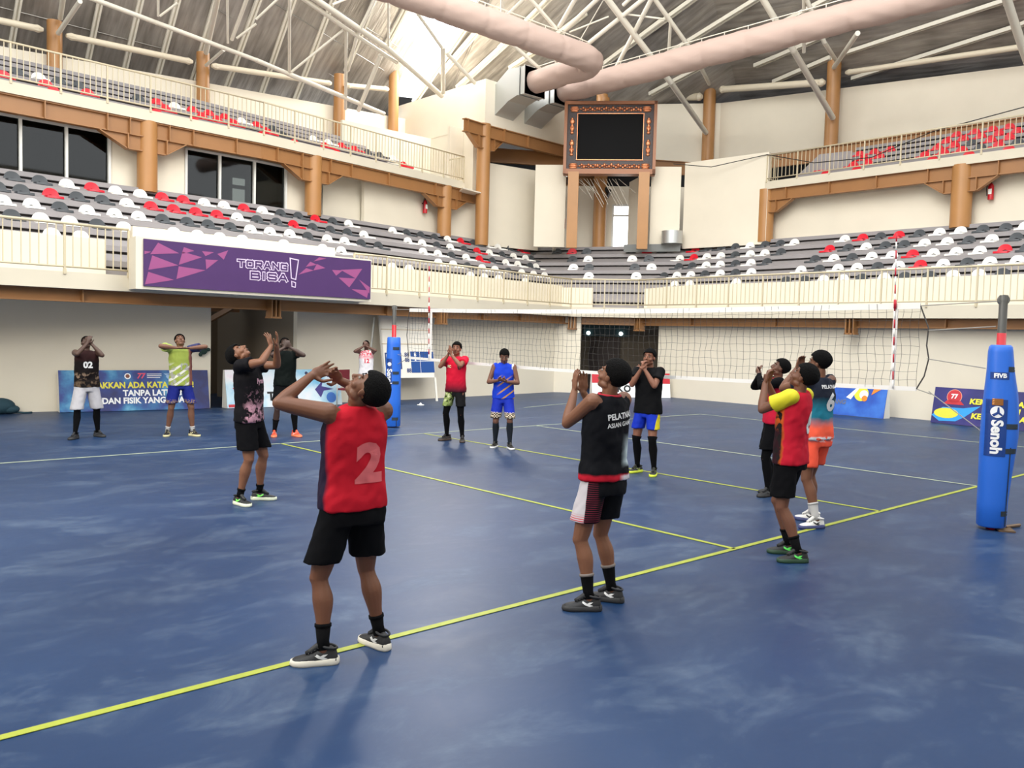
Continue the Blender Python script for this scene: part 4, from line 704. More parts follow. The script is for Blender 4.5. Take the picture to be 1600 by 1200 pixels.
LET = {'T': [[(0, 1), (1, 1)], [(.5, 1), (.5, 0)]], 'O': [[(.1, 0), (.9, 0), (1, .12), (1, .88), (.9, 1), (.1, 1), (0, .88), (0, .12), (.1, 0), (.3, 0)]], 'R': [[(0, 0), (0, 1), (.9, 1), (1, .9), (1, .6), (.9, .48), (0, .48)], [(.55, .48), (1, 0)]],
       'A': [[(0, 0), (.42, 1), (.58, 1), (1, 0)], [(.18, .33), (.82, .33)]], 'N': [[(0, 0), (0, 1), (1, 0), (1, 1)]], 'G': [[(1, .82), (1, .88), (.9, 1), (.1, 1), (0, .88), (0, .12), (.1, 0), (1, 0), (1, .48), (.5, .48)]],
       'B': [[(0, 0), (0, 1), (.85, 1), (.95, .9), (.95, .62), (.85, .52), (0, .52)], [(0, 0), (.9, 0), (1, .1), (1, .42), (.9, .52)], [(0, 0), (0, .3)]], 'I': [[(.5, 0), (.5, 1)]], 'S': [[(1, .85), (.9, 1), (.1, 1), (0, .9), (0, .6), (.1, .52), (.9, .48), (1, .38), (1, .1), (.9, 0), (.1, 0), (0, .15)]]}
def strokes(word, x0, y0, w_, h_, gap, wide):
    n = sum(.35 if c == 'I' else 1 for c in word); cw = (w_-gap*(len(word)-1))/n
    for wd, m, z in ((wide*1.75, WPR, .004), (wide*.85, PUR, .009)):
        x = x0
        for li, c in enumerate(word):
            lw_ = cw*(.35 if c == 'I' else 1); b = MB()
            for pl_ in LET[c]:
                pts = [Vector((x+px*lw_, y0+py*h_, 0)) for px, py in pl_]; e_ = wd/2
                for a, q in zip(pts[:-1], pts[1:]):
                    d = (q-a).normalized(); s2 = Vector((-d.y, d.x, 0))*e_; a2, q2 = a-d*e_, q+d*e_; k_ = z+.0002*(len(b.v)//4)
                    b.add([M @ (v+Vector((0, 0, k_))) for v in (a2-s2, q2-s2, q2+s2, a2+s2)], [(0, 1, 2, 3)])
            b.build('letter_outline' if wd > wide else 'letter_fill', m, ba); x += lw_+gap
strokes('TORANG', 2.08, .56, 1.22, .125, .07, .042); strokes('BISA', 2.40, .31, .90, .135, .08, .044)
polys(WPR, M, ba, 'exclamation_outline', [[(3.37, .85), (3.62, .82), (3.55, .34), (3.41, .37)], [(3.42, .32), (3.55, .29), (3.54, .16), (3.43, .18)]], .004)
polys(PUR, M, ba, 'exclamation_fill', [[(3.40, .82), (3.59, .80), (3.525, .37), (3.435, .39)], [(3.445, .30), (3.525, .27), (3.52, .19), (3.45, .20)]], .008)

# ---------------------------------------------------------------- volleyball posts, net, antennas
BLUE = mat('blue_pad_vinyl', (36, 104, 208), .45, bump=.05, bscale=12); NAVYP = mat('navy_label', (14, 58, 130), .45); WTX = mat('white_print', (238, 238, 238), .5)
STEEL = mat('grey_post_steel', (112, 112, 110), .35, metal=.5); REDP = mat('red_post_sleeve', (190, 20, 34), .4); STRAP = mat('dark_strap', (36, 48, 58), .7)
def vpost(loc, rz, lab, bulge, profile, side):
    root = empty('net_post', loc, rz); tag(root, lab, 'net post', 'volleyball net posts')
    MB().tube((0, 0, 0), (0, 0, 2.1), .045, n=18).build('red_sleeve', REDP, root, True)
    b = MB().tube((0, 0, 2.05), (0, 0, 2.5), .042, n=18); o = b.build('pole', STEEL, root, True); smooth_by_angle(o)
    b = MB().tube((0, -.03, 2.45), (0, .05, 2.45), .055, n=14); b.tube((0, 0, 2.44), (0, 0, 2.49), .048, n=14); o = b.build('pulley', STEEL, root); smooth_by_angle(o)
    NS = 32; vs = []
    for (z, rx, ry, cx, cy) in profile:
        for k in range(NS):
            t = 2*math.pi*k/NS; vs.append((cx+rx*math.copysign(abs(math.cos(t))**.85, math.cos(t)), cy+ry*math.copysign(abs(math.sin(t))**.85, math.sin(t)), z))
    n = len(profile); fs = [(j*NS+k, j*NS+(k+1) % NS, (j+1)*NS+(k+1) % NS, (j+1)*NS+k) for j in range(n-1) for k in range(NS)]+[tuple(range(NS-1, -1, -1)), tuple(range((n-1)*NS, n*NS))]
    pad = MB().add(vs, fs).build('post_pad', BLUE, root, True); smooth_by_angle(pad, 50)
    return root, pad
prof1 = [(.03, .125, .125, 0, 0), (.045, .14, .14, 0, 0), (.3, .145, .145, 0, 0), (.55, .155, .15, .01, 0), (.8, .17, .155, .02, 0), (1.0, .18, .16, .03, 0), (1.2, .178, .155, .03, 0), (1.45, .16, .15, .025, 0), (1.7, .13, .13, .01, 0), (1.9, .118, .118, 0, 0), (1.955, .11, .11, 0, 0), (1.975, .09, .09, 0, 0)]
viewaz = math.radians(31.5)   # pad seam and label face the camera corner
PR, pad1 = vpost((.08, -1.16, 0), viewaz-math.pi/2, 'near net post in a bulging blue pad with white maker lettering', 1, prof1, 1)
prof2 = [(.02, .15, .15, 0, 0), (.04, .163, .163, 0, 0), (.6, .16, .16, .0, 0), (1.2, .155, .155, 0, 0), (1.7, .14, .14, 0, 0), (1.83, .135, .135, 0, 0), (1.85, .12, .12, 0, 0)]
PL, pad2 = vpost((.16, 10.3, 0), math.radians(55)-math.pi/2, 'far net post in a straight blue pad beside the scoreboard', 0, prof2, 1)
def decal(body_me, target, M, parent, m, name, push=.004, maxlen=.03):
    """lays a flat mesh on the target surface: M places it in front of the surface, looking along -Z of M"""
    bm = bmesh.new(); bm.from_mesh(body_me); bmesh.ops.triangulate(bm, faces=bm.faces[:])
    for _ in range(5):
        es = [e for e in bm.edges if e.calc_length() > maxlen]
        if not es: break
        bmesh.ops.subdivide_edges(bm, edges=es, cuts=1); bmesh.ops.triangulate(bm, faces=bm.faces[:])
    tb = BVHTree.FromPolygons([v.co for v in target.data.vertices], [p.vertices[:] for p in target.data.polygons])
    d = -(M.to_3x3() @ Vector((0, 0, 1))).normalized(); bad = []
    for v in bm.verts:
        w_ = M @ v.co; h = tb.ray_cast(w_, d, 1.5)
        if h[0] is None: bad.append(v); continue
        v.co = h[0]-d*push
    bmesh.ops.delete(bm, geom=bad, context='VERTS')
    me = bpy.data.meshes.new(name); bm.to_mesh(me); bm.free(); me.materials.clear(); me.materials.append(m)
    o = bpy.data.objects.new(name, me); C.objects.link(o); o.parent = parent; return o
def rectmesh(w_, h_, x=0, y=0):
    me = bpy.data.meshes.new('r'); me.from_pydata([(x-w_/2, y-h_/2, 0), (x+w_/2, y-h_/2, 0), (x+w_/2, y+h_/2, 0), (x-w_/2, y+h_/2, 0)], [], [(0, 1, 2, 3)]); return me
def polymesh(lst):
    me = bpy.data.meshes.new('r'); vs = []; fs = []
    for p in lst: fs.append(tuple(range(len(vs), len(vs)+len(p)))); vs += [(x, y, 0) for x, y in p]
    me.from_pydata(vs, [], fs); return me
FR = lambda z, x=0, ang=0.: frame((x-.6*math.sin(ang), -.6*math.cos(ang), z), (math.cos(ang), -math.sin(ang), 0), (0, 0, 1))  # looking at the pad from the camera side (-y)
decal(rectmesh(.19, .60), pad1, FR(1.10, -.035), PR, NAVYP, 'maker_label', .006)
Rm = Matrix.Rotation(-math.pi/2, 4, 'Z')
me = textmesh('Senoh', .145, .006, 'CENTER'); me.transform(Rm @ Matrix.Diagonal((1, 1, 1, 1))); decal(me, pad1, FR(1.005, -.035), PR, WTX, 'maker_lettering', .012)
decal(polymesh([disc(0, 0, .062, 24)]), pad1, FR(1.27, -.035), PR, WTX, 'maker_emblem', .012)
decal(polymesh([[(-.05, -.03), (-.005, .0), (.0, .05), (.015, .05), (.02, -.005), (.052, -.03), (.04, -.042), (.008, -.02), (-.03, -.05)]]), pad1, FR(1.27, -.035), PR, NAVYP, 'maker_emblem_mark', .016)
decal(rectmesh(.17, .075), pad1, FR(1.65, -.02), PR, NAVYP, 'federation_label', .005)
decal(textmesh('FIVB', .062, .003, 'CENTER'), pad1, FR(1.65, -.02), PR, WTX, 'federation_lettering', .010)
decal(rectmesh(.10, .07), pad1, FR(1.375, -.035), PR, mat('gold_sticker', (150, 96, 44), .3, metal=.3), 'sticker', .011)
for z in (1.72, 1.12, .86, .19): decal(rectmesh(.12, .055), pad1, FR(z, .115), PR, STRAP, 'strap', .006)
for z0, z1 in ((.05, .9), ): decal(rectmesh(.012, z1-z0, .0, 0), pad1, FR((z0+z1)/2, .11), PR, STRAP, 'seam', .005)
decal(rectmesh(.10, .62), pad2, FR(1.1, -.08), PL, NAVYP, 'maker_label', .006)
me = textmesh('Senoh', .14, .004, 'CENTER'); me.transform(Rm); decal(me, pad2, FR(1.03, -.08), PL, WTX, 'maker_lettering', .012)
decal(polymesh([disc(0, 0, .04, 18)]), pad2, FR(1.30, -.08), PL, WTX, 'maker_emblem', .012)
for z in (1.62, 1.12, .92, .18): decal(rectmesh(.13, .06), pad2, FR(z, .05), PL, STRAP, 'strap', .006)
decal(rectmesh(.015, .2), pad2, FR(.1, .08), PL, STRAP, 'seam', .005)
b = MB().box((0, 0, .008), (.3, .16, .016), viewaz); b.tube((.05, 0, .02), (.3, -.06, .02), .018); o = b.build('floor_cap', mat('brass_cap', (120, 96, 74), .4, metal=.5)); o.location = (.16, -1.26, 0)
tag(o, 'small brass floor cap and latch at the foot of the near net post', 'floor cap')

NETK = mat('black_net_cord', (70, 66, 62), .8); TAPE = mat('white_net_tape', (236, 232, 226), .6); ROPE = mat('grey_rope', (150, 146, 138), .7)
NX = .13
net = empty('volleyball_net', (0, 0, 0)); tag(net, 'volleyball net stretched across the court between the two blue posts', 'net')
y0, y1 = -.28, 9.72; ZT = lambda y: 2.43-.045*math.sin(math.pi*(y-y0)/(y1-y0)); ZB = lambda y: 1.45-.055*math.sin(math.pi*(y-y0)/(y1-y0))
rnd = random.Random(11); b = MB(); ys = [y0+.1*k for k in range(int((y1-y0)/.1)+1)]
def node(k, j):  # j=0 bottom .. 10 top
    y = ys[k]; z = ZB(y)+(ZT(y)-ZB(y))*j/10
    return Vector((NX+.010*math.sin(k*.9+j*1.3)+rnd.uniform(-.004, .004), y+(.012*math.sin(j*1.1+k*.35) if 0 < j < 10 else 0), z+(.006*math.sin(k*1.7+j) if 0 < j < 10 else 0)))
G = [[node(k, j) for j in range(11)] for k in range(len(ys))]
for k in range(len(ys)):
    for j in range(10): b.bar(G[k][j], G[k][j+1], .003, .003, (1, 0, 0))
for j in range(1, 10):
    for k in range(len(ys)-1): b.bar(G[k][j], G[k+1][j], .003)
b.build('netting', NETK, net)
def tape(za, wd, nm):
    b = MB()
    for k in range(len(ys)-1): b.bar(Vector((NX, ys[k], za(ys[k]))), Vector((NX, ys[k+1], za(ys[k+1]))), .012, wd)
    return b.build(nm, TAPE, net)
tape(lambda y: ZT(y)-.03, .07, 'top_tape'); tape(lambda y: ZB(y), .05, 'bottom_tape')
for y, w_ in ((0, .05), (9, .05)):
    MB().bar((NX, y, ZB(y)-.0), (NX, y, ZT(y)), w_, .016, (1, 0, 0)).build('side_band', TAPE, net)
MB().path([(NX, y0, ZT(y0)-.03), (NX, y0-.06, 2.25), (NX, y0-.1, 2.15), (NX, y0-.09, 1.95), (NX, y0-.12, 1.8), (NX, y0-.08, 1.6), (NX, y0, ZB(y0))], .008, 6).build('side_cord', NETK, net)
MB().path([(NX, y1, ZT(y1)-.03), (NX, y1+.05, 2.2), (NX, y1+.08, 1.9), (NX, y1+.05, 1.7), (NX, y1, ZB(y1))], .008, 6).build('side_cord', NETK, net)
for pts in ([(NX, y0, 2.40), (.08, -1.16, 2.44)], [(NX, y0-.1, 2.12), (.08, -1.1, 2.17)], [(NX, y0-.1, 1.8), (.08, -1.02, 1.72)], [(NX, y0, 1.45), (NX, -.45, 1.40)], [(NX, -.42, 1.43), (.06, -1.05, 1.02)],
            [(NX, y1, 2.41), (.16, 10.28, 2.42)], [(NX, y1+.05, 2.05), (.16, 10.25, 2.1)], [(NX, y1, 1.45), (.16, 10.15, 1.3)], [(NX, y1, 1.45), (.16, 10.15, 1.5)]):
    MB().path(pts, .006, 6).build('rope', ROPE, net)
RW = [mat('antenna_red', (186, 20, 44), .4), mat('antenna_white', (240, 236, 230), .4)]
for y, lab, lean in ((-.02, 'red and white net antenna at the near right end of the net', .0), (9.02, 'red and white net antenna at the far left end of the net', 0)):
    root = empty('net_antenna', (NX-.025, y, 1.44)); tag(root, lab, 'antenna', 'net antennas')
    for k in range(18):
        MB().tube((.0, .0025*k-.0, .1*k), (.0, .0025*(k+1), .1*(k+1)), .0085, n=8).build('rod_section', RW[(k+1) % 2], root, True)
    MB().tube((0, .02, .93), (0, .022, 1.03), .017, n=8).build('clamp', RW[0], root, True)

# ---------------------------------------------------------------- scoreboard
sb = empty('scoreboard'); tag(sb, 'tall white scoreboard on an A-frame with blue panels and number eights', 'scoreboard')
SBW = mat('scoreboard_white', (232, 226, 214), .5); SBB = mat('scoreboard_blue', (20, 72, 140), .5); NVY = mat('navy_print', (24, 52, 110), .5)
f0, f1 = Vector((3.38, 15.38, 0)), Vector((5.22, 15.42, 0)); ex = (f1-f0).normalized(); lean = Vector((0, .40, 2.43)); W_ = (f1-f0).length
ey = lean.normalized(); M = frame(f0, ex, ey); H_ = lean.length
zz = lambda z: z/2.43*H_
b = MB()
for x in (.03, W_-.03): b.bar(M @ Vector((x, 0, -.02)), M @ Vector((x, H_-.01, -.02)), .06, .04, M.to_3x3() @ Vector((0, 0, 1)))
b.build('front_leg', SBW, sb)
for x in (-.1, W_*.55): MB().bar(M @ Vector((x, H_*.97, -.06)), Vector((f0.x+x-.15, 16.0, 0)), .04).build('rear_leg', ALU, sb)
b = MB(); y0_, y1_ = zz(.68), zz(2.41)
b.hexa([M @ Vector(p) for p in ((0, y0_, -.03), (W_, y0_, -.03), (W_, y0_, 0), (0, y0_, 0))], [M @ Vector(p) for p in ((0, y1_, -.03), (W_, y1_, -.03), (W_, y1_, 0), (0, y1_, 0))]); b.build('board', SBW, sb)
for y in (2.02, 1.62): MB().hexa([M @ Vector(p) for p in ((0.03, zz(y), 0), (W_-.03, zz(y), 0), (W_-.03, zz(y), .012), (.03, zz(y), .012))], [M @ Vector(p) for p in ((0.03, zz(y)+.02, 0), (W_-.03, zz(y)+.02, 0), (W_-.03, zz(y)+.02, .012), (.03, zz(y)+.02, .012))]).build('trim_strip', mat('beige_trim', (196, 178, 150), .5), sb)
rects = [(.98, zz(.82), 1.8, zz(1.42)), ]
polys(SBB, M, sb, 'blue_panel', [[(x0, yy0), (x1, yy0), (x1, yy1), (x0, yy1)] for x0, yy0, x1, yy1 in rects], .006)
polys(WTX, M, sb, 'panel_divider', [[(1.30, zz(.82)), (1.312, zz(.82)), (1.312, zz(1.42)), (1.30, zz(1.42))], [(.98, zz(1.14)), (1.8, zz(1.14)), (1.8, zz(1.15)), (.98, zz(1.15))]], .008)
def seven(x, y, w_, h_, m, t):
    L = [[(x, y), (x+w_, y), (x+w_, y+t), (x, y+t)], [(x, y+h_/2-t/2), (x+w_, y+h_/2-t/2), (x+w_, y+h_/2+t/2), (x, y+h_/2+t/2)], [(x, y+h_-t), (x+w_, y+h_-t), (x+w_, y+h_), (x, y+h_)], [(x, y), (x+t, y), (x+t, y+h_), (x, y+h_)], [(x+w_-t, y), (x+w_, y), (x+w_, y+h_), (x+w_-t, y+h_)]]
    for k, q in enumerate(L): polys(m, M, sb, 'digit_bar', [q], .007+.0002*k)
seven(.1, zz(.93), .24, .46, NVY, .04); seven(.42, zz(.93), .24, .46, NVY, .04)
for x, y in ((.76, 1.33), (.76, 1.18), (.8, .88)): text('88', .16, NVY, M @ Matrix.Translation((x+.09, zz(y), .008)), sb, .004)
text('8', .16, WTX, M @ Matrix.Translation((1.14, zz(1.33), .009)), sb, .004); text('x', .14, WTX, M @ Matrix.Translation((1.14, zz(1.19), .009)), sb, .004)
# maroon chair and small things by the wall
ch = empty('folding_chair', (1.95, 14.9, 0), .35); tag(ch, 'maroon chair with a pale metal frame standing by the wall beside the scoreboard', 'chair')
MAR = mat('maroon_vinyl', (122, 30, 44), .5)
MB().box((0, 0, .45), (.44, .42, .05)).build('seat', MAR, ch); MB().box((0, .2, .78), (.44, .035, .34)).build('backrest', MAR, ch)
for x in (-.24, .24):
    for y in (-.2, .22): MB().tube((x, y, 0), (x, y, .96 if y > 0 else .45), .013, n=8).build('leg', mat('pale_chair_tube', (200, 196, 186), .4), ch, True)
b = MB(); rr = [(0, .0), (.09, .0), (.1, .015), (.03, .025), (.02, .06), (0, .065)]; NS = 16
b.tube((0, 0, 0), (0, 0, .012), .1, .095, 16).tube((0, 0, .012), (0, 0, .06), .05, .015, 16); o = b.build('marker_cone', WHITE); o.location = (3.9, 14.46, .004); tag(o, 'small white marker disc lying on the floor in front of the scoreboard', 'marker')
b = MB(); b.ell((-.0, 0, .17), (.32, .2, .18)).ell((.2, -.02, .1), (.2, .16, .1)).ell((-.18, .0, .1), (.2, .18, .1)); b.path([(.3, -.05, .04), (.45, -.1, .02), (.62, -.08, .02)], .02); 
o = b.build('sports_bag', mat('teal_bag_fabric', (26, 58, 70), .8, bump=.4, bscale=14), None, True); o.location = (-5.75, 16.35, 0.0); tag(o, 'dark teal sports bag slumped at the foot of the wall at the far left', 'bag')

# ---------------------------------------------------------------- printed boards leaning on the walls
def board(name, lab, a, q, h, base, back, lean_=.22):
    root = empty(name); tag(root, lab, 'banner board', 'printed boards along the walls')
    a, q = Vector((*a, 0)), Vector((*q, 0)); ex = (q-a).normalized(); n = Vector((-ex.y, ex.x, 0)); ey = (Vector((0, 0, math.sqrt(h*h-lean_*lean_)))+n*lean_).normalized()
    M = frame(a+Vector((0, 0, .01)), ex, ey); Wd = (q-a).length
    MB().hexa([M @ Vector(p) for p in ((0, 0, -.02), (Wd, 0, -.02), (Wd, 0, 0), (0, 0, 0))], [M @ Vector(p) for p in ((0, h, -.02), (Wd, h, -.02), (Wd, h, 0), (0, h, 0))]).build('board_face', base, root)
    for x in (0.0, Wd-.02):  # side wing closing to the wall
        A = [M @ Vector((x, 0, -.021)), M @ Vector((x, h, -.021))]; nn = n*.34
        MB().add([A[0], A[0]+nn, A[1]+n*.08, A[1], A[0]+ex*.02, A[0]+nn+ex*.02, A[1]+n*.08+ex*.02, A[1]+ex*.02], [(0, 1, 2, 3), (7, 6, 5, 4), (0, 4, 5, 1), (1, 5, 6, 2), (2, 6, 7, 3), (3, 7, 4, 0)]).build('side_wing', WHITE, root)
    return root, M, Wd
def printmat(name, stops, scale=2., dirx=1., noise_=1.):
    m = bpy.data.materials.new(name); m.use_nodes = True; nt = m.node_tree; b = nt.nodes['Principled BSDF']; tc = nt.nodes.new('ShaderNodeTexCoord')
    n = nt.nodes.new('ShaderNodeTexNoise'); n.inputs['Scale'].default_value = scale; n.inputs['Detail'].default_value = 6; nt.links.new(tc.outputs['Object'], n.inputs['Vector'])
    r = nt.nodes.new('ShaderNodeValToRGB'); el = r.color_ramp.elements
    while len(el) < len(stops): el.new(.5)
    for e_, (p_, c_) in zip(el, stops): e_.position = p_; e_.color = (*s2l(c_), 1)
    nt.links.new(n.outputs[0], r.inputs[0]); nt.links.new(r.outputs[0], b.inputs['Base Color']); b.inputs['Roughness'].default_value = .45
    return m
YTX = mat('yellow_print', (224, 214, 60), .5)
BM1 = printmat('blue_cloud_print', [(.35, (24, 26, 84)), (.48, (28, 52, 128)), (.58, (50, 120, 170)), (.72, (120, 190, 215))], 1.3)
r1, M, Wd = board('banner_board', 'blue printed board reading KATA and TANPA LATIHAN behind the two men at the far left', (-4.62, 16.12), (-1.42, 15.72), .94, BM1, None)
text('TAKKAN ADA KATA JUARA!', .19, YTX, M @ Matrix.Translation((Wd*.55, .585, .004)), r1, .007, sx=.92)
text('TANPA LATIHAN', .19, WTX, M @ Matrix.Translation((Wd*.62, .40, .004)), r1, .007, sx=.95)
text('DAN FISIK YANG KUAT', .19, WTX, M @ Matrix.Translation((Wd*.56, .225, .004)), r1, .007, sx=.95)
polys(WTX, M, r1, 'crest', [disc(Wd*.44, .80, .07, 16)]); polys(mat('crest_brown', (120, 60, 40), .5), M, r1, 'crest_centre', [disc(Wd*.44, .80, .045, 16)], .005)
text('77', .17, mat('pink_red_print', (220, 70, 100), .5), M @ Matrix.Translation((Wd*.53, .80, .004)), r1, .006, shear=.2)
polys(WTX, M, r1, 'small_print', [[(Wd*.57, .84), (Wd*.67, .84), (Wd*.67, .855), (Wd*.57, .855)], [(Wd*.57, .80), (Wd*.67, .80), (Wd*.67, .815), (Wd*.57, .815)], [(Wd*.57, .76), (Wd*.66, .76), (Wd*.66, .775), (Wd*.57, .775)]])
polys(mat('pale_blue_print', (150, 180, 215), .5), M, r1, 'badge', [disc(Wd*.72, .79, .06, 12), [(Wd*.685, .86), (Wd*.755, .86), (Wd*.74, .82), (Wd*.70, .82)]])
BM2 = printmat('pale_sky_print', [(.35, (120, 190, 225)), (.5, (214, 232, 240)), (.62, (240, 236, 240)), (.75, (226, 190, 214))], 1.1)
r2_, M, Wd = board('banner_board', 'pale blue and white printed board behind the man in orange shoes', (-1.05, 15.55), (2.05, 15.42), .95, BM2, None)
polys(mat('red_emblem', (206, 40, 50), .5), M, r2_, 'round_emblem', [disc(.36, .66, .17, 24), [(.16, .5), (.56, .5), (.50, .42), (.22, .42)]]); text('77', .17, WTX, M @ Matrix.Translation((.36, .66, .006)), r2_, .006)
polys(mat('red_strip', (196, 48, 58), .5), M, r2_, 'strip', [[(.03, .02), (.6, .02), (.6, .09), (.03, .09)]])
text('G', .24, BLACK, M @ Matrix.Translation((1.30, .52, .005)), r2_, .012); text('THU', .3, BLACK, M @ Matrix.Translation((1.35, .26, .005)), r2_, .012)
polys(mat('navy_dot', (40, 50, 90), .5), M, r2_, 'ball_print', [disc(2.15, .85, .045, 14)])
b_ = [(2.5, .88), (2.95, .88), (2.62, .62), (2.7, .84)]; polys(mat('violet_print', (70, 60, 130), .5), M, r2_, 'star_print', [[(2.35, .42), (2.6, .66), (2.55, .5), (2.9, .42), (2.6, .38), (2.5, .2)], [(2.55, .9), (2.95, .88), (2.75, .74)]])
polys(mat('sky_blue_print', (70, 120, 200), .5), M, r2_, 'figure_print', [disc(2.8, .2, .14, 14)])
# red and white board behind the net
r3, M, Wd = board('banner_board', 'red and white printed board reading KO LA below the corner doorway', (10.9, 14.6), (13.2, 13.2), .82, WTX, None, .15)
polys(mat('board_red', (190, 34, 48), .5), M, r3, 'red_band', [[(0, .47), (Wd, .47), (Wd, .82), (0, .82)]])
text('KO LA', .3, BLACK, M @ Matrix.Translation((Wd*.5, .28, .005)), r3, .012, spacing=1.2)
BM3 = printmat('royal_blue_print', [(.3, (30, 50, 140)), (.5, (36, 86, 180)), (.7, (60, 120, 205))], 1.5)
r4, M, Wd = board('banner_board', 'blue printed board with a yellow ball and the words JANGANLAH YANG UTAMA', (12.62, 9.2), (12.5, 5.72), .86, BM3, None, .18)
polys(YTX, M, r4, 'ball_print', [disc(Wd*.80, .62, .2, 24)]); polys(WTX, M, r4, 'ball_panel', [disc(Wd*.82, .60, .12, 20), [(Wd*.68, .5), (Wd*.75, .75), (Wd*.78, .78), (Wd*.72, .45)]], .005); polys(mat('orange_print', (230, 130, 40), .5), M, r4, 'ball_shade', [disc(Wd*.83, .50, .08, 16), [(Wd*.88, .6), (Wd*.98, .84), (Wd*.9, .84)]], .007)
for t_, y, x, m in (('KEMENANGAN', .68, .38, mat('grey_blue_print', (186, 198, 226), .5)), ('AGAMA', .54, .33, mat('grey_blue_print', (186, 198, 226), .5)), ('Tapi', .54, .52, mat('pink_print_2', (230, 80, 110), .5)), ('JANGANLAH YANG', .36, .47, mat('grey_print', (96, 106, 130), .5)), ('UTAMA III', .2, .43, mat('grey_print', (96, 106, 130), .5))):
    text(t_, .17, m, M @ Matrix.Translation((Wd*x, y, .008)), r4, .006, shear=.12)
polys(WTX, M, r4, 'round_print', [disc(Wd*.56, .80, .09, 16)], .006)
BM4 = printmat('navy_print_board', [(.3, (30, 26, 84)), (.55, (42, 40, 110)), (.75, (70, 50, 120))], 1.2)
r5, M, Wd = board('banner_board', 'dark blue printed board with yellow words KEMENANGAN and KEBERSAMAAN behind the near post', (12.72, 4.6), (12.55, .6), .92, BM4, None, .18)
polys(mat('red_seal', (190, 40, 50), .5), M, r5, 'seal', [disc(.5, .70, .17, 20), [(.24, .5), (.76, .5), (.66, .6), (.34, .6)]]); polys(mat('seal_edge', (214, 150, 130), .5), M, r5, 'seal_ring', [disc(.5, .7, .185, 20)], .002); text('77', .16, WTX, M @ Matrix.Translation((.5, .7, .006)), r5, .006)
polys(mat('cyan_glow_print', (40, 150, 225), .5), M, r5, 'comet_print', [[(0, .2), (.25, .42), (.75, .42), (1.15, .5), (.8, .2), (.6, .08), (.2, .06)]]); polys(mat('ball_yellow', (214, 210, 60), .5), M, r5, 'ball_print', [disc(.35, .27, .3, 20, ry=.13)], .005)
for t_, y, x in (('KEMENANGAN PRIORITAS N', .60, .55), ('DALAM    LEBIH TAPI', .42, .58), ('KEBERSAMAAN LEBIH UTAMA', .24, .58)): text(t_, .185, YTX, M @ Matrix.Translation((Wd*x, y, .012)), r5, .008, shear=.12, sx=1.1)
polys(WTX, M, r5, 'round_badge', [disc(Wd*.59, .80, .13, 20)]); text('PRISMA', .07, mat('red_seal', (190, 40, 50)), M @ Matrix.Translation((Wd*.59, .80, .007)), r5, .003)
polys(WTX, M, r5, 'footer_print', [[(Wd*.3, .03), (Wd*.42, .03), (Wd*.42, .1), (Wd*.3, .1)], [(Wd*.62, .03), (Wd*.8, .03), (Wd*.8, .1), (Wd*.62, .1)]])

# ---------------------------------------------------------------- fire extinguishers
def exting(loc, az, lab):
    root = empty('fire_extinguisher', loc, az); tag(root, lab, 'fire extinguisher', 'fire extinguishers')
    o = MB().path([(0, 0, -.28), (0, 0, -.27), (0, 0, .14), (0, 0, .2), (0, 0, .23)], [.05, .085, .085, .055, .03], 18).build('cylinder', REDP, root, True); smooth_by_angle(o)
    MB().box((0, -.087, -.03), (.1, .01, .16)).build('label', WHITE, root)
    MB().tube((0, 0, .22), (0, 0, .29), .025, n=10).box((.0, -.05, .31), (.03, .16, .025)).build('valve', BLACK, root)
    MB().path([(0, -.02, .28), (-.1, -.03, .25), (-.12, -.03, .05), (-.1, -.03, -.15)], .013, 8).build('hose', BLACK, root)
    MB().box((0, .1, .1), (.06, .1, .05)).build('wall_bracket', BLACK, root)
p = PX(9.8, 6.36); exting(v3(p, 6.8), math.atan2(e1.y, e1.x), 'red fire extinguisher on the wall left of the column by the upper left balcony end')
exting(Vector((17.15, 22.35, 6.95)), -.82, 'red fire extinguisher inside the recess under the big screen')
p = P(3, 5.76, 6.36); exting(v3(p, 6.82), -math.pi/2, 'red fire extinguisher on the cream wall at the far right')
# ---------------------------------------------------------------- people
def remesh(mb, voxel, smooth_it=3, fac=.5, keep=None):
    me = bpy.data.meshes.new('t'); me.from_pydata([tuple(v) for v in mb.v], [], mb.f); me.update()
    o = bpy.data.objects.new('t', me); C.objects.link(o)
    m = o.modifiers.new('r', 'REMESH'); m.mode = 'VOXEL'; m.voxel_size = voxel; m.use_smooth_shade = True
    if smooth_it:
        s_ = o.modifiers.new('s', 'SMOOTH'); s_.iterations = smooth_it; s_.factor = fac
    dg = bpy.context.evaluated_depsgraph_get(); dg.update()
    r = bpy.data.meshes.new_from_object(o.evaluated_get(dg)); bpy.data.objects.remove(o); return r
def fold(me, amp, seed, freq=(10, 10, 5), shear=.6):
    me.update(); n = len(me.vertices); co = np.empty(n*3); me.vertices.foreach_get('co', co); nr = np.empty(n*3); me.vertices.foreach_get('normal', nr)
    co = co.reshape(-1, 3); nr = nr.reshape(-1, 3); d = np.empty(n)
    for i in range(n):
        x, y, z = co[i]; d[i] = noise.noise(Vector((x*freq[0]+z*shear*6+seed, y*freq[1]-z*shear*4, z*freq[2])))+.5*noise.noise(Vector((x*22+seed, y*22+z*9, z*15)))
    co += nr*(d*amp)[:, None]; me.vertices.foreach_set('co', co.ravel()); me.update()
def meobj(name, me, m, parent):
    me.materials.clear(); me.materials.append(m); o = bpy.data.objects.new(name, me); C.objects.link(o); o.parent = parent
    me.polygons.foreach_set('use_smooth', [True]*len(me.polygons)); return o
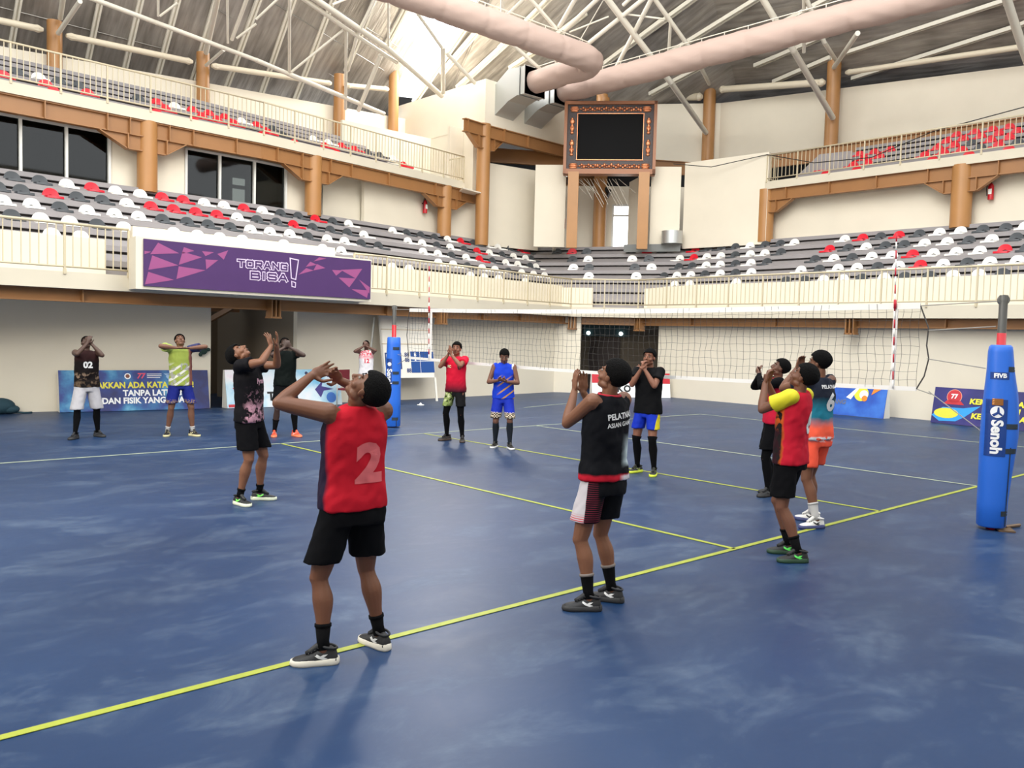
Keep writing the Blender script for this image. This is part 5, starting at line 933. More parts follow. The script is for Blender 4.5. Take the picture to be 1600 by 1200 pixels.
def rules(name, base, rs, rough=.75, bump=.15):
    """cloth colour: rs = [(color, [(axis, v0, v1), ...], noise)]; a factor rises 0..1 as the coordinate goes v0..v1"""
    m = bpy.data.materials.new(name); m.use_nodes = True; nt = m.node_tree; b = nt.nodes['Principled BSDF']; N = nt.nodes.new; L = nt.links.new
    tc = N('ShaderNodeTexCoord'); sp = N('ShaderNodeSeparateXYZ'); L(tc.outputs['Object'], sp.inputs[0]); cur = None
    no = N('ShaderNodeTexNoise'); no.inputs['Scale'].default_value = 9; no.inputs['Detail'].default_value = 4; L(tc.outputs['Object'], no.inputs[0] if False else no.inputs['Vector'])
    sub = N('ShaderNodeMath'); sub.operation = 'SUBTRACT'; sub.inputs[1].default_value = .5; L(no.outputs[0], sub.inputs[0])
    for col, conds, nz in rs:
        f = None
        for ax, v0, v1 in conds:
            if ax in 'xyz': src = sp.outputs['XYZ'.index(ax.upper())]
            else:  # 'd' diagonal stripes, 'c' checker, 'n' noise
                if ax == 'd':
                    q = N('ShaderNodeMath'); q.operation = 'MULTIPLY_ADD'; q.inputs[1].default_value = .75; L(sp.outputs[0], q.inputs[0]); L(sp.outputs[2], q.inputs[2]); q2 = N('ShaderNodeMath'); q2.operation = 'MULTIPLY'; q2.inputs[1].default_value = 45; L(q.outputs[0], q2.inputs[0]); q3 = N('ShaderNodeMath'); q3.operation = 'SINE'; L(q2.outputs[0], q3.inputs[0]); src = q3.outputs[0]
                elif ax == 'h':
                    q2 = N('ShaderNodeMath'); q2.operation = 'MULTIPLY'; q2.inputs[1].default_value = 420; L(sp.outputs[2], q2.inputs[0]); q3 = N('ShaderNodeMath'); q3.operation = 'SINE'; L(q2.outputs[0], q3.inputs[0]); src = q3.outputs[0]
                elif ax == 'c':
                    q = N('ShaderNodeTexChecker'); q.inputs['Scale'].default_value = 45; q.inputs[1].default_value = (1, 1, 1, 1); q.inputs[2].default_value = (0, 0, 0, 1); L(tc.outputs['Object'], q.inputs[0]); src = q.outputs['Fac']
                else:
                    q = N('ShaderNodeTexNoise'); q.inputs['Scale'].default_value = {'n': 14, 'm': 30, 'k': 6}[ax]; q.inputs['Detail'].default_value = 3; L(tc.outputs['Object'], q.inputs['Vector']); src = q.outputs[0]
            mr = N('ShaderNodeMapRange'); mr.inputs[1].default_value = v0; mr.inputs[2].default_value = v1
            if nz and ax in 'xyz':
                w_ = N('ShaderNodeMath'); w_.operation = 'MULTIPLY_ADD'; w_.inputs[1].default_value = nz; L(sub.outputs[0], w_.inputs[0]); L(src, w_.inputs[2]); src = w_.outputs[0]
            L(src, mr.inputs[0])
            if f is None: f = mr.outputs[0]
            else: mm = N('ShaderNodeMath'); mm.operation = 'MULTIPLY'; L(f, mm.inputs[0]); L(mr.outputs[0], mm.inputs[1]); f = mm.outputs[0]
        mx = N('ShaderNodeMix'); mx.data_type = 'RGBA'; L(f, mx.inputs['Factor']); mx.inputs['B'].default_value = (*s2l(col), 1)
        if cur is None: mx.inputs['A'].default_value = (*s2l(base), 1)
        else: L(cur, mx.inputs['A'])
        cur = mx.outputs['Result']
    if cur is None: b.inputs['Base Color'].default_value = (*s2l(base), 1)
    else: L(cur, b.inputs['Base Color'])
    b.inputs['Roughness'].default_value = rough; b.inputs['Specular IOR Level'].default_value = .12
    n2 = N('ShaderNodeTexNoise'); n2.inputs['Scale'].default_value = 26; n2.inputs['Detail'].default_value = 3; L(tc.outputs['Object'], n2.inputs['Vector'])
    bp = N('ShaderNodeBump'); bp.inputs['Strength'].default_value = bump; bp.inputs['Distance'].default_value = .01; L(n2.outputs[0], bp.inputs['Height']); L(bp.outputs[0], b.inputs['Normal'])
    return m
HAIR = mat('black_hair', (9, 8, 8), .85, spec=.12, bump=.8, bscale=120)
EYEW = mat('eye_white', (128, 116, 106), .4); EYED = mat('eye_dark', (24, 16, 12), .3); LIP = {}
def skin(c): return mat('skin_%d_%d_%d' % c, c, .52, spec=.4, bump=.05, bscale=60, var=.05, vscale=9)
def ik(a, b, hint, l1, l2):
    d = b-a; L = min(d.length, (l1+l2)*.995); dn = d.normalized(); b = a+dn*L
    x = (l1*l1-l2*l2+L*L)/(2*L); h = math.sqrt(max(l1*l1-x*x, 0)); pv = hint-a; pv = pv-dn*pv.dot(dn)
    pv = pv.normalized() if pv.length > 1e-5 else Vector((0, 1, 0)); return a+dn*x+pv*h, b
RX = lambda a: Matrix.Rotation(math.radians(a), 3, 'X'); RZ = lambda a: Matrix.Rotation(math.radians(a), 3, 'Z'); RY = lambda a: Matrix.Rotation(math.radians(a), 3, 'Y')
def limb(mb, pts, rs, n=14):
    if len(pts) > 2:
        P_, R_ = [], []; m_ = len(pts); g = lambda L_, i: L_[max(0, min(m_-1, i))]
        for i in range(m_-1):
            for q in range(4):
                t = q/4; a_, b_, c_, d_ = (g(pts, i-1), g(pts, i), g(pts, i+1), g(pts, i+2)); ra, rb, rc, rd = (g(rs, i-1), g(rs, i), g(rs, i+1), g(rs, i+2))
                f = lambda w, x, y, z: (x*2+(y-w)*t+(w*2-x*5+y*4-z)*t*t+(x*3-w-y*3+z)*t*t*t)*.5
                P_.append(f(a_, b_, c_, d_)); R_.append(f(ra, rb, rc, rd))
        pts, rs = P_+[pts[-1]], R_+[rs[-1]]
    mb.path(pts, rs, n); mb.ell(pts[0], (rs[0],)*3, None, n, 8); mb.ell(pts[-1], (rs[-1],)*3, None, n, 8)
def bezier(a, b, c, n): return [a.lerp(b, t).lerp(b.lerp(c, t), t) for t in [i/n for i in range(n+1)]]

def person(loc, az, label, skin_c=(120, 80, 58), H=1.75, lean=5, tilt=30, turn=0, feet=None, hip=(0, 0), hands=None, voxel=.0075, shirt=None, shorts=None, socks=(), shoes=None,
           neck_r=.056, collar=None, hair='short', open_mouth=False, build=1.0, group='players on the court', knee=.0, handspread=.0):
    k = H/1.75; SC = lambda v: Vector(v)*k
    root = empty('person', (loc[0], loc[1], 0), math.radians(az)-math.pi/2); tag(root, label, 'person')
    Rw = Matrix.Rotation(-(math.radians(az)-math.pi/2), 3, 'Z'); SK = skin(skin_c); bw = build
    # spine
    def S(z):
        z0, z1 = .93, 1.50; n = 12; y = hip[1]; zz_ = z0; t = max(0, (z-z0)/(z1-z0)); p = Vector((hip[0], hip[1], min(z, z0)-0))
        if z <= z0: return Vector((hip[0], hip[1], z-knee)), Matrix.Identity(3)
        th = 0; dz = (z-z0)/n
        for i in range(n):
            th = math.radians(lean)*((i+.5)*dz/(z1-z0)); y -= math.sin(th)*dz; zz_ += math.cos(th)*dz
        return Vector((hip[0], y, zz_-knee)), RX(math.degrees(math.radians(lean)*t))
    def at(z, x=0, y=0, dz=0): p, R = S(z); return p+R @ Vector((x, y, dz))
    def loft(mb, secs, n=28):
        vs = []
        for (z, rx, ry, yo) in secs:
            p, R = S(z)
            for i in range(n):
                t = 2*math.pi*i/n; c_, s_ = math.cos(t), math.sin(t)
                vs.append(p+R @ Vector((rx*math.copysign(abs(c_)**.85, c_), yo+ry*math.copysign(abs(s_)**.9, s_), 0)))
        m_ = len(secs); mb.add(vs, [(j*n+i, j*n+(i+1) % n, (j+1)*n+(i+1) % n, (j+1)*n+i) for j in range(m_-1) for i in range(n)]+[tuple(range(n-1, -1, -1)), tuple(range((m_-1)*n, m_*n))])
    B = MB()
    loft(B, [(.86, .13*bw, .09, 0), (.93, .155*bw, .10, 0), (1.05, .14*bw, .095, 0), (1.2, .155*bw, .105, 0), (1.33, .165*bw, .105, 0), (1.40, .155*bw, .09, 0), (1.45, .10, .06, 0), (1.48, .055, .055, 0)])
    # head
    nt_ = at(1.47, 0, .0); Rh = RX(tilt) @ RZ(turn) if False else RZ(turn) @ RX(tilt)
    Rn = RZ(turn*.5) @ RX(tilt*.72); hc = nt_+Rn @ Vector((0, .022, .155-.0006*max(0, tilt-20)))
    hb = hc+Rh @ Vector((0, -.02, -.075))
    limb(B, bezier(at(1.42, 0, -.01), nt_+Vector((0, 0, .02)), hb, 5), [neck_r*1.25, neck_r*1.08, neck_r, neck_r*.97, neck_r*.97, neck_r*.95])
    for s_ in (-1, 1): limb(B, [at(1.46, s_*.035, -.015), at(1.425, s_*.09, -.008)], [.042, .036])
    def he(c, r, n=18, m_=12, R=None): B.ell(hc+Rh @ Vector(c), r, Rh if R is None else Rh @ R, n, m_)
    he((0, -.012, .035), (.074, .096, .085)); he((0, .028, -.012), (.062, .064, .085)); he((0, .03, -.055), (.050, .054, .055)); he((0, .058, -.088), (.028, .026, .022))
    for s_ in (-1, 1):
        he((s_*.040, .055, -.028), (.024, .028, .024)); he((s_*.047, .012, -.066), (.018, .035, .022)); he((s_*.076, -.004, -.006), (.009, .019, .031), 12, 8, RZ(s_*-18)); he((s_*.079, -.012, .0), (.005, .013, .022), 10, 6, RZ(s_*-25))
        he((s_*.032, .078, .033), (.026, .012, .008), 12, 6); he((s_*.013, .098, -.030), (.008, .009, .007), 10, 6)
    n0_, n1_ = hc+Rh @ Vector((0, .088, .022)), hc+Rh @ Vector((0, .112, -.022)); limb(B, [n0_, n1_], [.008, .013], 10); he((0, .104, -.028), (.015, .012, .009), 10, 6)
    he((0, .088, -.052), (.022, .012, .006), 12, 6); he((0, .085, -.064), (.020, .012, .007), 12, 6)
    # arms and hands
    hands = hands or {}
    wr = []; el = []; sh = []
    for s_, key in ((1, 'R'), (-1, 'L')):
        hd = hands[key]; w0 = Vector(hd['w']); raised = hd.get('raise', .03)
        a = at(1.425, s_*.168*bw, 0, raised); e, w_ = ik(a, w0, Vector(hd['e']), .285, .255); sh.append(a); el.append(e); wr.append(w_)
        limb(B, [at(1.40, s_*.10, 0), a], [.065, .058]); u1 = a.lerp(e, .35); u2 = a.lerp(e, .75)
        limb(B, [a, u1, u2, e], [.056*bw, .050*bw, .043*bw, .038])
        f1 = e.lerp(w_, .28); f2 = e.lerp(w_, .7); limb(B, [e, f1, f2, w_], [.038, .041, .031, .025])
        d = Vector(hd['d']).normalized(); n_ = Vector(hd['n']); n_ = (n_-d*n_.dot(d)).normalized(); wx = d.cross(n_)  # width axis
        R3_ = Matrix((wx, d, n_)).transposed(); pc = w_+d*.048
        B.ell(pc, (.038, .052, .015), R3_, 16, 10); B.ell(w_+d*.015, (.027, .03, .018), R3_, 12, 8)
        for q in (-.027, -.009, .009, .027): limb(B, [w_+d*.02+wx*q*.5, w_+d*.085+wx*q], [.014, .0105], 10)
        curl = hd.get('curl', 25); sp_ = hd.get('spread', .10)
        side = hd.get('thumb', 1)
        for q, ln in zip((-1.5, -.5, .5, 1.5), ((.068, .078, .072, .055) if side < 0 else (.055, .072, .078, .068))):
            p = w_+d*.088+wx*q*.0185; dd = (d+wx*q*sp_).normalized(); ax = dd.cross(n_).normalized()
            pts = [p]; cc = 0
            for fr_l, cu in ((.42, .5), (.32, 1.0), (.26, .8)):
                cc += math.radians(curl)*cu; dv = dd*math.cos(cc)+n_*math.sin(cc); p = p+dv*ln*fr_l; pts.append(p)
            limb(B, pts, [.0088, .0083, .0076, .0066], 10)
        tp = w_+d*.022+wx*side*.026+n_*.004; tv = (d*.55+wx*side*.75+n_*.30).normalized(); tv2 = (d*.9+wx*side*.25+n_*.3).normalized()
        limb(B, [tp, tp+tv*.038, tp+tv*.038+tv2*.032, tp+tv*.038+tv2*.055], [.0125, .0105, .0095, .0078], 10)
    # legs
    ank = []; kn = []; toes = []
    for s_, (fx, fy, faz) in zip((1, -1), feet):
        l_ = Rw @ Vector((fx-loc[0], fy-loc[1], 0))/k; ta = math.radians(faz)-(math.radians(az)-math.pi/2)
        td = Vector((math.cos(ta), math.sin(ta), 0)); an = Vector((l_.x, l_.y, .085)); hj = S(.90)[0]+Vector((s_*.088, 0, 0))
        kn_, an2 = ik(hj, an, hj.lerp(an, .5)+(td*.6+Vector((0, 1, 0))*.4)*.5, .425, .41); ank.append(an); kn.append(kn_); toes.append(td)
        bk = -td
        t1, t2 = hj.lerp(kn_, .3), hj.lerp(kn_, .75)
        limb(B, [hj+Vector((0, 0, .02)), t1+Vector((s_*.004, .008, 0)), t2, kn_], [.080*bw, .077*bw, .063*bw, .053])
        c1 = kn_.lerp(an, .12)+bk*.006; c2 = kn_.lerp(an, .32)+bk*.014; c3 = kn_.lerp(an, .6)+bk*.008; c4 = kn_.lerp(an, .88)
        limb(B, [kn_, c1, c2, c3, c4, an], [.051, .050, .056*bw, .043, .032, .034]); B.ell(kn_+td*.018, (.038, .036, .045), None, 12, 8); B.ell(hj+Vector((-s_*.01, -.03, .0)), (.07, .07, .08), None, 14, 10)
    for i in range(len(B.v)): B.v[i] = tuple(Vector(B.v[i])*k)
    me = remesh(B, voxel, 3, .45); body = meobj('body', me, SK, root)
    # eyes, brows, hair
    eb = MB(); pb = MB(); br = MB()
    for s_ in (-1, 1):
        c_ = hc+Rh @ Vector((s_*.030, .0775, .012)); eb.ell(c_*k, (.0125*k, .0125*k, .0085*k), Rh, 12, 8)
        pb.ell((c_+Rh @ Vector((0, .0105, .0)))*k, (.0055*k, .004*k, .0055*k), Rh, 10, 6)
        pts = [(hc+Rh @ Vector((s_*x, y, z)))*k for x, y, z in ((.014, .092, .034), (.03, .090, .041), (.048, .074, .036))]; br.path(pts, [.003*k, .0045*k, .0025*k], 6)
    eb.build('eyeball', EYEW, root, True); pb.build('iris', EYED, root, True)
    br.build('eyebrows', HAIR, root, True)
    mo = MB().ell((hc+Rh @ Vector((0, .0975, -.058)))*k, (.019*k, .004*k, .0022*k if not open_mouth else .008*k), Rh, 12, 6); mo.build('mouth', mat('dark_lip', (70, 34, 30), .5), root, True)
    hm = MB(); NU, NV = 72, 50; vs = []; big = {'short': 1.0, 'full': 1.0, 'buzz': .975}[hair]
    keep = {}
    for j in range(NV+1):
        ph = math.pi*j/NV
        for i in range(NU):
            th = 2*math.pi*i/NU; x, y, z = math.sin(ph)*math.cos(th), math.sin(ph)*math.sin(th), math.cos(ph)
            r_ = big*(1+.02*noise.noise(Vector((x*7, y*7, z*7))))*(1-.10*min(1, max(0, (.15-z)/.7))); top = 1+(.05 if hair != 'buzz' else 0)*max(0, z)
            q = Vector((x*.0790*r_, -.012+y*.1015*r_, .036+z*.0895*r_*top)); keep[len(vs)] = (q.z > .068-.0*abs(q.x) if q.y > .045 else (q.z > .03 if q.y > .012 else (q.z > -.005 if q.y > -.03 else q.z > -.055)))
            vs.append((hc+Rh @ q)*k)
    fs = []
    for j in range(NV):
        for i in range(NU):
            f = (j*NU+i, j*NU+(i+1) % NU, (j+1)*NU+(i+1) % NU, (j+1)*NU+i)
            if all(keep[t] for t in f): fs.append(f)
    hm.add(vs, fs); ho = hm.build('hair', HAIR, root, True); bm = bmesh.new(); bm.from_mesh(ho.data); bmesh.ops.remove_doubles(bm, verts=bm.verts[:], dist=.0005); bmesh.ops.delete(bm, geom=[v for v in bm.verts if not v.link_faces], context='VERTS')
    for _ in range(10):
        nb = {v: [e.other_vert(v) for e in v.link_edges if e.is_boundary] for v in bm.verts if v.is_boundary}
        new = {v: (v.co*.4+sum((q.co for q in L_), Vector())*(.6/len(L_))) for v, L_ in nb.items() if L_}
        for v, c_ in new.items(): v.co = c_
    bm.to_mesh(ho.data); bm.free()
    sd = ho.modifiers.new('thickness', 'SOLIDIFY'); sd.thickness = .012*k; sd.offset = -1
    # shirt
    if shirt:
        T = MB(); z0 = shirt.get('hem', .90); w_ = shirt.get('w', 1.)*bw
        secs = [(z0-.03, .200*w_, .142, -.006), (z0+.04, .196*w_, .140, -.006), (1.05, .182*w_, .130, 0), (1.2, .184*w_, .134, .003), (1.32, .190*w_, .134, .003), (1.385, .180*w_, .122, 0), (1.435, .166*w_, .106, 0), (1.470, .128, .090, -.004), (1.498, .080, .076, -.004)]
        loft(T, secs, 36)
        sl = shirt.get('sleeve', 0)
        for a, e, s_ in zip(sh, el, (1, -1)):
            T.ell(at(1.415, s_*.115, 0, .0), (.062, .066, .062), None, 16, 10)
            if sl or True: T.ell(at(1.42, s_*.150, 0, .014), (.048, .068, .062), None, 16, 10)
            if sl: T.ell(a.lerp(at(1.42, s_*.12), .35), (.064, .068, .064), None, 16, 10)
            if sl and not shirt.get('sleevemat'): T.path([at(1.40, s_*.12), a.lerp(at(1.40, s_*.12), .3), a, a.lerp(e, sl*.5), a.lerp(e, sl)], [.066, .072, .072, .071, .078], 20)
        for i in range(len(T.v)): T.v[i] = tuple(Vector(T.v[i])*k)
        sm = remesh(T, .011 if voxel < .007 else .014, 4, .5); fold(sm, shirt.get('fold', .012), len(label)*1.7, (7, 7, 4)); so = meobj('shirt', sm, shirt['m'], root)
        if sl and shirt.get('sleevemat'):
            for a, e, s_, mm in zip(sh, el, (1, -1), shirt['sleevemat']):
                T = MB(); T.ell(a, (.070, .070, .070), None, 16, 10); T.path([a.lerp(at(1.42, s_*.12), .3), a, a.lerp(e, min(sl, .98)*.5), a.lerp(e, min(sl, .98))], [.070, .072, .072 if sl < .8 else .062, .080 if sl < .8 else .054], 20)
                if sl > 1: w3 = wr[0] if s_ > 0 else wr[1]; limb(T, [a.lerp(e, .95), e, e.lerp(w3, .9)], [.052, .047, .034], 16)
                for i in range(len(T.v)): T.v[i] = tuple(Vector(T.v[i])*k)
                sm2 = remesh(T, .011, 3, .5); fold(sm2, .008, 3, (8, 8, 8)); meobj('sleeve', sm2, mm, root)
        if collar:
            T = MB(); n = 24; cpts = [(at(1.497, .079*math.cos(t), -.004+.075*math.sin(t)))*k for t in [2*math.pi*i/n for i in range(n+1)]]; T.path(cpts, .008*k, 8); T.build('collar', collar, root, True)
        for (body_, size, bold, x, z, face, m_, rot, sx) in shirt.get('text', []):
            me = textmesh(body_, size*k, bold, 'CENTER'); me.transform(Matrix.Rotation(math.radians(rot), 4, 'Z') @ Matrix.Diagonal((sx, 1, 1, 1))); p_ = S(z)[0]*k
            M = frame((x*k, p_.y-.7, p_.z), (1, 0, 0), (0, 0, 1)) if face == 'back' else frame((x*k, p_.y+.7, p_.z), (-1, 0, 0), (0, 0, 1))
            decal(me, so, M, root, m_, 'shirt_print', .0035, .013)
    if shorts:
        T = MB(); z1 = shorts.get('top', 1.0); hz = shorts.get('hem', .56); lw_ = shorts.get('w', 1.)*bw; cz_ = S(.90)[0]
        loft(T, [(.80, .176*lw_, .125, -.008), (.86, .182*lw_, .128, -.008), (.93, .176*lw_, .124, -.004), (min(z1, .97), .160*lw_, .112, 0)], 32)
        for s_, kn_ in zip((1, -1), kn):
            hj = S(.90)[0]+Vector((s_*.088, 0, 0)); f = (hj.z-(hz-knee*.5))/(hj.z-kn_.z); e_ = hj+(kn_-hj)*f; e_ = e_+Vector((s_*.006, 0, 0)); n = 28; vs = []; cs = [hj+Vector((0, 0, .0)), hj.lerp(e_, .35), hj.lerp(e_, .7), e_]
            for c_, r_ in zip(cs, (.094, .096, .097, .098)):
                vs += [c_+Vector((r_*lw_*math.cos(2*math.pi*i/n), r_*1.12*math.sin(2*math.pi*i/n), 0)) for i in range(n)]
            T.add(vs, [(j*n+i, j*n+(i+1) % n, (j+1)*n+(i+1) % n, (j+1)*n+i) for j in range(3) for i in range(n)]+[tuple(range(n)), tuple(range(3*n, 4*n))])
        for i in range(len(T.v)): T.v[i] = tuple(Vector(T.v[i])*k)
        sm = remesh(T, .011 if voxel < .007 else .013, 3, .5); fold(sm, .010, 31, (8, 8, 3), .3); sho = meobj('shorts', sm, shorts['m'], root)
        for (body_, size, bold, x, z, face, m_, rot, sx) in shorts.get('text', []):
            me = textmesh(body_, size*k, bold, 'CENTER'); me.transform(Matrix.Rotation(math.radians(rot), 4, 'Z') @ Matrix.Diagonal((sx, 1, 1, 1)))
            M = frame((x*k, -.7, z*k), (1, 0, 0), (0, 0, 1)) if face == 'back' else frame((x*k, .7, z*k), (-1, 0, 0), (0, 0, 1)); decal(me, sho, M, root, m_, 'shorts_print', .0035, .02)
    # socks / leg sleeves: (side, top height fraction above ankle 0..1 of shank, >1 goes up the thigh, material)
    for side, top, m_ in socks:
        i = 0 if side == 'R' else 1; kn_, an, td = kn[i], ank[i], toes[i]; bk = -td; hj = S(.90)[0]+Vector(((1, -1)[i]*.088, 0, 0))
        prof = [(0, .038, 0), (.12, .036, 0), (.4, .047, .008), (.68, .060, .014), (.88, .054, .006), (1., .0555, 0)]
        pts = []; rs = []
        for f, r_, o_ in prof:
            if f <= top+1e-6: pts.append(an.lerp(kn_, f)+bk*o_); rs.append(r_)
            else: break
        if top < 1 and pts:
            j = len(pts); f0_, r0_, o0_ = prof[j-1]; f1_, r1_, o1_ = prof[j]; u = (top-f0_)/(f1_-f0_); pts.append(an.lerp(kn_, top)+bk*(o0_+(o1_-o0_)*u)); rs.append(r0_+(r1_-r0_)*u+.001)
        if top > 1: pts += [kn_.lerp(hj, (top-1)*.5), kn_.lerp(hj, top-1)]; rs += [.062, .070*bw+.012*(top-1)]
        T = MB().path([p*k for p in pts], [r_*k for r_ in rs], 18); T.build('sock' if top < .95 else 'leg_sleeve', m_, root, True)
        if top < .95:
            q = pts[-1]; T = MB(); dv = (pts[-1]-pts[-2]).normalized(); T.path([(q-dv*.018)*k, (q+dv*.001)*k], [(rs[-1]+.0025)*k]*2, 18); T.build('sock_cuff', shoes.get('cuff', m_), root, True)
    # shoes
    for i, (an, td) in enumerate(zip(ank, toes)):
        sd_ = Vector((td.y, -td.x, 0)); base = Vector((an.x, an.y, 0)); n = 22
        FS = .93; sec = [(-.088, .022, .030, .052), (-.078, .033, .030, .085), (-.05, .037, .03, .104), (-.015, .038, .03, .106), (.02, .040, .03, .094), (.06, .044, .03, .074), (.10, .048, .03, .061), (.14, .047, .03, .052), (.17, .038, .03, .046), (.187, .020, .03, .038)]
        vs = []
        for (y, w_, zb, zt) in sec:
            for q in range(n):
                t = 2*math.pi*q/n; c_, s_ = math.cos(t), math.sin(t)
                zz2 = zb+(zt-zb)*(max(s_, 0)**.75) if s_ >= 0 else zb+s_*.012
                vs.append((base+td*y*FS+sd_*(w_*math.copysign(abs(c_)**.6, c_)*(1-.28*max(0, s_)))+Vector((0, 0, zz2)))*k)
        m_ = len(sec); T = MB().add(vs, [(j*n+q, j*n+(q+1) % n, (j+1)*n+(q+1) % n, (j+1)*n+q) for j in range(m_-1) for q in range(n)]+[tuple(range(n-1, -1, -1)), tuple(range((m_-1)*n, m_*n))])
        so_ = T.build('shoe', shoes['m'], root, True)
        ol = [(-.098, .0), (-.088, .028), (-.05, .042), (.0, .043), (.05, .045), (.10, .053), (.145, .051), (.178, .036), (.196, .012), (.198, 0)]
        outl = [base+td*y*FS+sd_*x*.96 for y, x in ol]+[base+td*y*FS-sd_*x*.96 for y, x in ol[::-1][1:-1]]; n2_ = len(outl)
        hz_ = lambda p: .028+.010*max(0, -(p-base).dot(td)*8)
        rings = [[p+Vector((0, 0, .001)) for p in outl], [p+(p-base)*.03+Vector((0, 0, .012)) for p in outl], [p+(p-base)*.01+Vector((0, 0, hz_(p)+.006)) for p in outl], [base+(p-base)*.86+Vector((0, 0, hz_(p)+.010)) for p in outl]]
        vs = [p*k for r_ in rings for p in r_]
        T = MB().add(vs, [(j*n2_+q, j*n2_+(q+1) % n2_, (j+1)*n2_+(q+1) % n2_, (j+1)*n2_+q) for j in range(3) for q in range(n2_)]+[tuple(range(n2_-1, -1, -1)), tuple(range(3*n2_, 4*n2_))])
        T.build('shoe_sole', shoes['sole'], so_, True)
        # collar ring, tongue and laces
        T = MB(); n = 16; T.path([(base+td*(-.03+.046*math.cos(t))+sd_*.036*math.sin(t)+Vector((0, 0, .103+.010*math.cos(t))))*k for t in [2*math.pi*q/n for q in range(n+1)]], .008*k, 8); T.build('shoe_collar', shoes['m'], so_, True)
        T = MB(); T.path([(base+td*y+Vector((0, 0, z)))*k for y, z in ((.01, .125), (.035, .104), (.07, .078), (.10, .066))], [.016*k, .02*k, .018*k, .012*k], 10); T.build('tongue', shoes['m'], so_, True)
        T = MB()
        for y, z in ((.03, .108), (.048, .096), (.066, .085), (.084, .077)): T.path([(base+td*y+sd_*x+Vector((0, 0, z-abs(x)*.35)))*k for x in (-.026, -.012, 0, .012, .026)], .0028*k, 6)
        T.build('laces', shoes.get('lace', shoes['stripe']), so_, True)
        for s_ in (-1, 1):
            M = frame((base+td*.02+sd_*s_*.3+Vector((0, 0, .055)))*k, td*s_*1.0 if False else (-td if s_ > 0 else td) if False else td, (0, 0, 1))
            if (M.to_3x3() @ Vector((0, 0, 1))).dot(sd_*s_) < 0: M = frame((base+td*.02+sd_*s_*.3+Vector((0, 0, .055)))*k, -td, (0, 0, 1))
            sg = 1 if (M.to_3x3() @ Vector((1, 0, 0))).dot(td) > 0 else -1
            pm = [[(sg*-.045*k, -.012*k), (sg*.0, .004*k), (sg*.035*k, .022*k), (sg*.05*k, .020*k), (sg*.01*k, -.008*k), (sg*-.02*k, -.018*k)], [(sg*-.045*k, .012*k), (sg*-.02*k, .010*k), (sg*.01*k, -.004*k), (sg*.0, -.010*k), (sg*-.03*k, .0)]]
            try: decal(polymesh(pm), so_, M, so_, shoes['stripe'], 'side_stripe', .002, .02)
            except Exception: pass
    return root
BK = lambda n, c=(7, 7, 10), r=.9: rules(n, c, [], r)
M_BLK = BK('black_sport_cloth'); M_BLKK = BK('black_knit', (9, 9, 11), .9); M_WHT = BK('white_knit', (190, 188, 186), .9)
def shoe(c, sole, stripe, lace=None, cuff=None):
    d = dict(m=mat('shoe_%d_%d_%d' % c, c, .6, bump=.1, bscale=90), sole=mat('sole_%d_%d_%d' % sole, sole, .6), stripe=mat('print_%d_%d_%d' % stripe, stripe, .5))
    if lace: d['lace'] = mat('lace_%d_%d_%d' % lace, lace, .7)
    if cuff: d['cuff'] = cuff
    return d
PRW = mat('shirt_print_white', (205, 205, 205), .7)
def H2(w, e, d, n, **kw):  # mirrored pair
    r = {}
    for key, s_ in (('R', 1), ('L', -1)): r[key] = dict(w=(w[0]*s_, w[1], w[2]), e=(e[0]*s_, e[1], e[2]), d=(d[0]*s_, d[1], d[2]), n=(n[0]*s_, n[1], n[2]), thumb=kw.get('thumb', 1)*s_, **{k_: v_ for k_, v_ in kw.items() if k_ != 'thumb'})
    return r

# near man in red, seen from behind
person((-7.21, -.10), 88, 'man in red sleeveless shirt number 2, back turned, head thrown back', (104, 66, 46), 1.77, 8, 58, 42, [(-7.0, -.10, 95), (-7.40, -.12, 150)], (0, .0),
       H2((.085, .20, 1.60), (.36, .16, 1.58), (-.72, .12, .55), (-.1, -1, .25), curl=28, raise_=0) if False else
       {'R': dict(w=(.03, .22, 1.62), e=(.33, .24, 1.50), d=(-.6, -.35, .45), n=(-.5, -1, .1), curl=24, thumb=-1), 'L': dict(w=(-.19, .16, 1.655), e=(-.40, .15, 1.50), d=(.92, .06, .34), n=(.15, -1, .35), curl=18, thumb=1)},
       .0052, dict(m=rules('red_number_two_shirt', (172, 22, 38), [((34, 24, 44), [('x', -.135, -.150), ('y', -.06, -.03)], 0)], .75, .2), hem=.915, text=[('2', .30, .016, .035, 1.155, 'back', mat('faded_print', (196, 92, 96), .8), 0, 1.15)]),
       dict(m=M_BLK, hem=.585, w=1.06), [('R', .30, M_BLKK), ('L', .36, M_BLKK)], shoe((24, 24, 26), (206, 200, 186), (190, 190, 188), (40, 40, 42)), build=1.08)
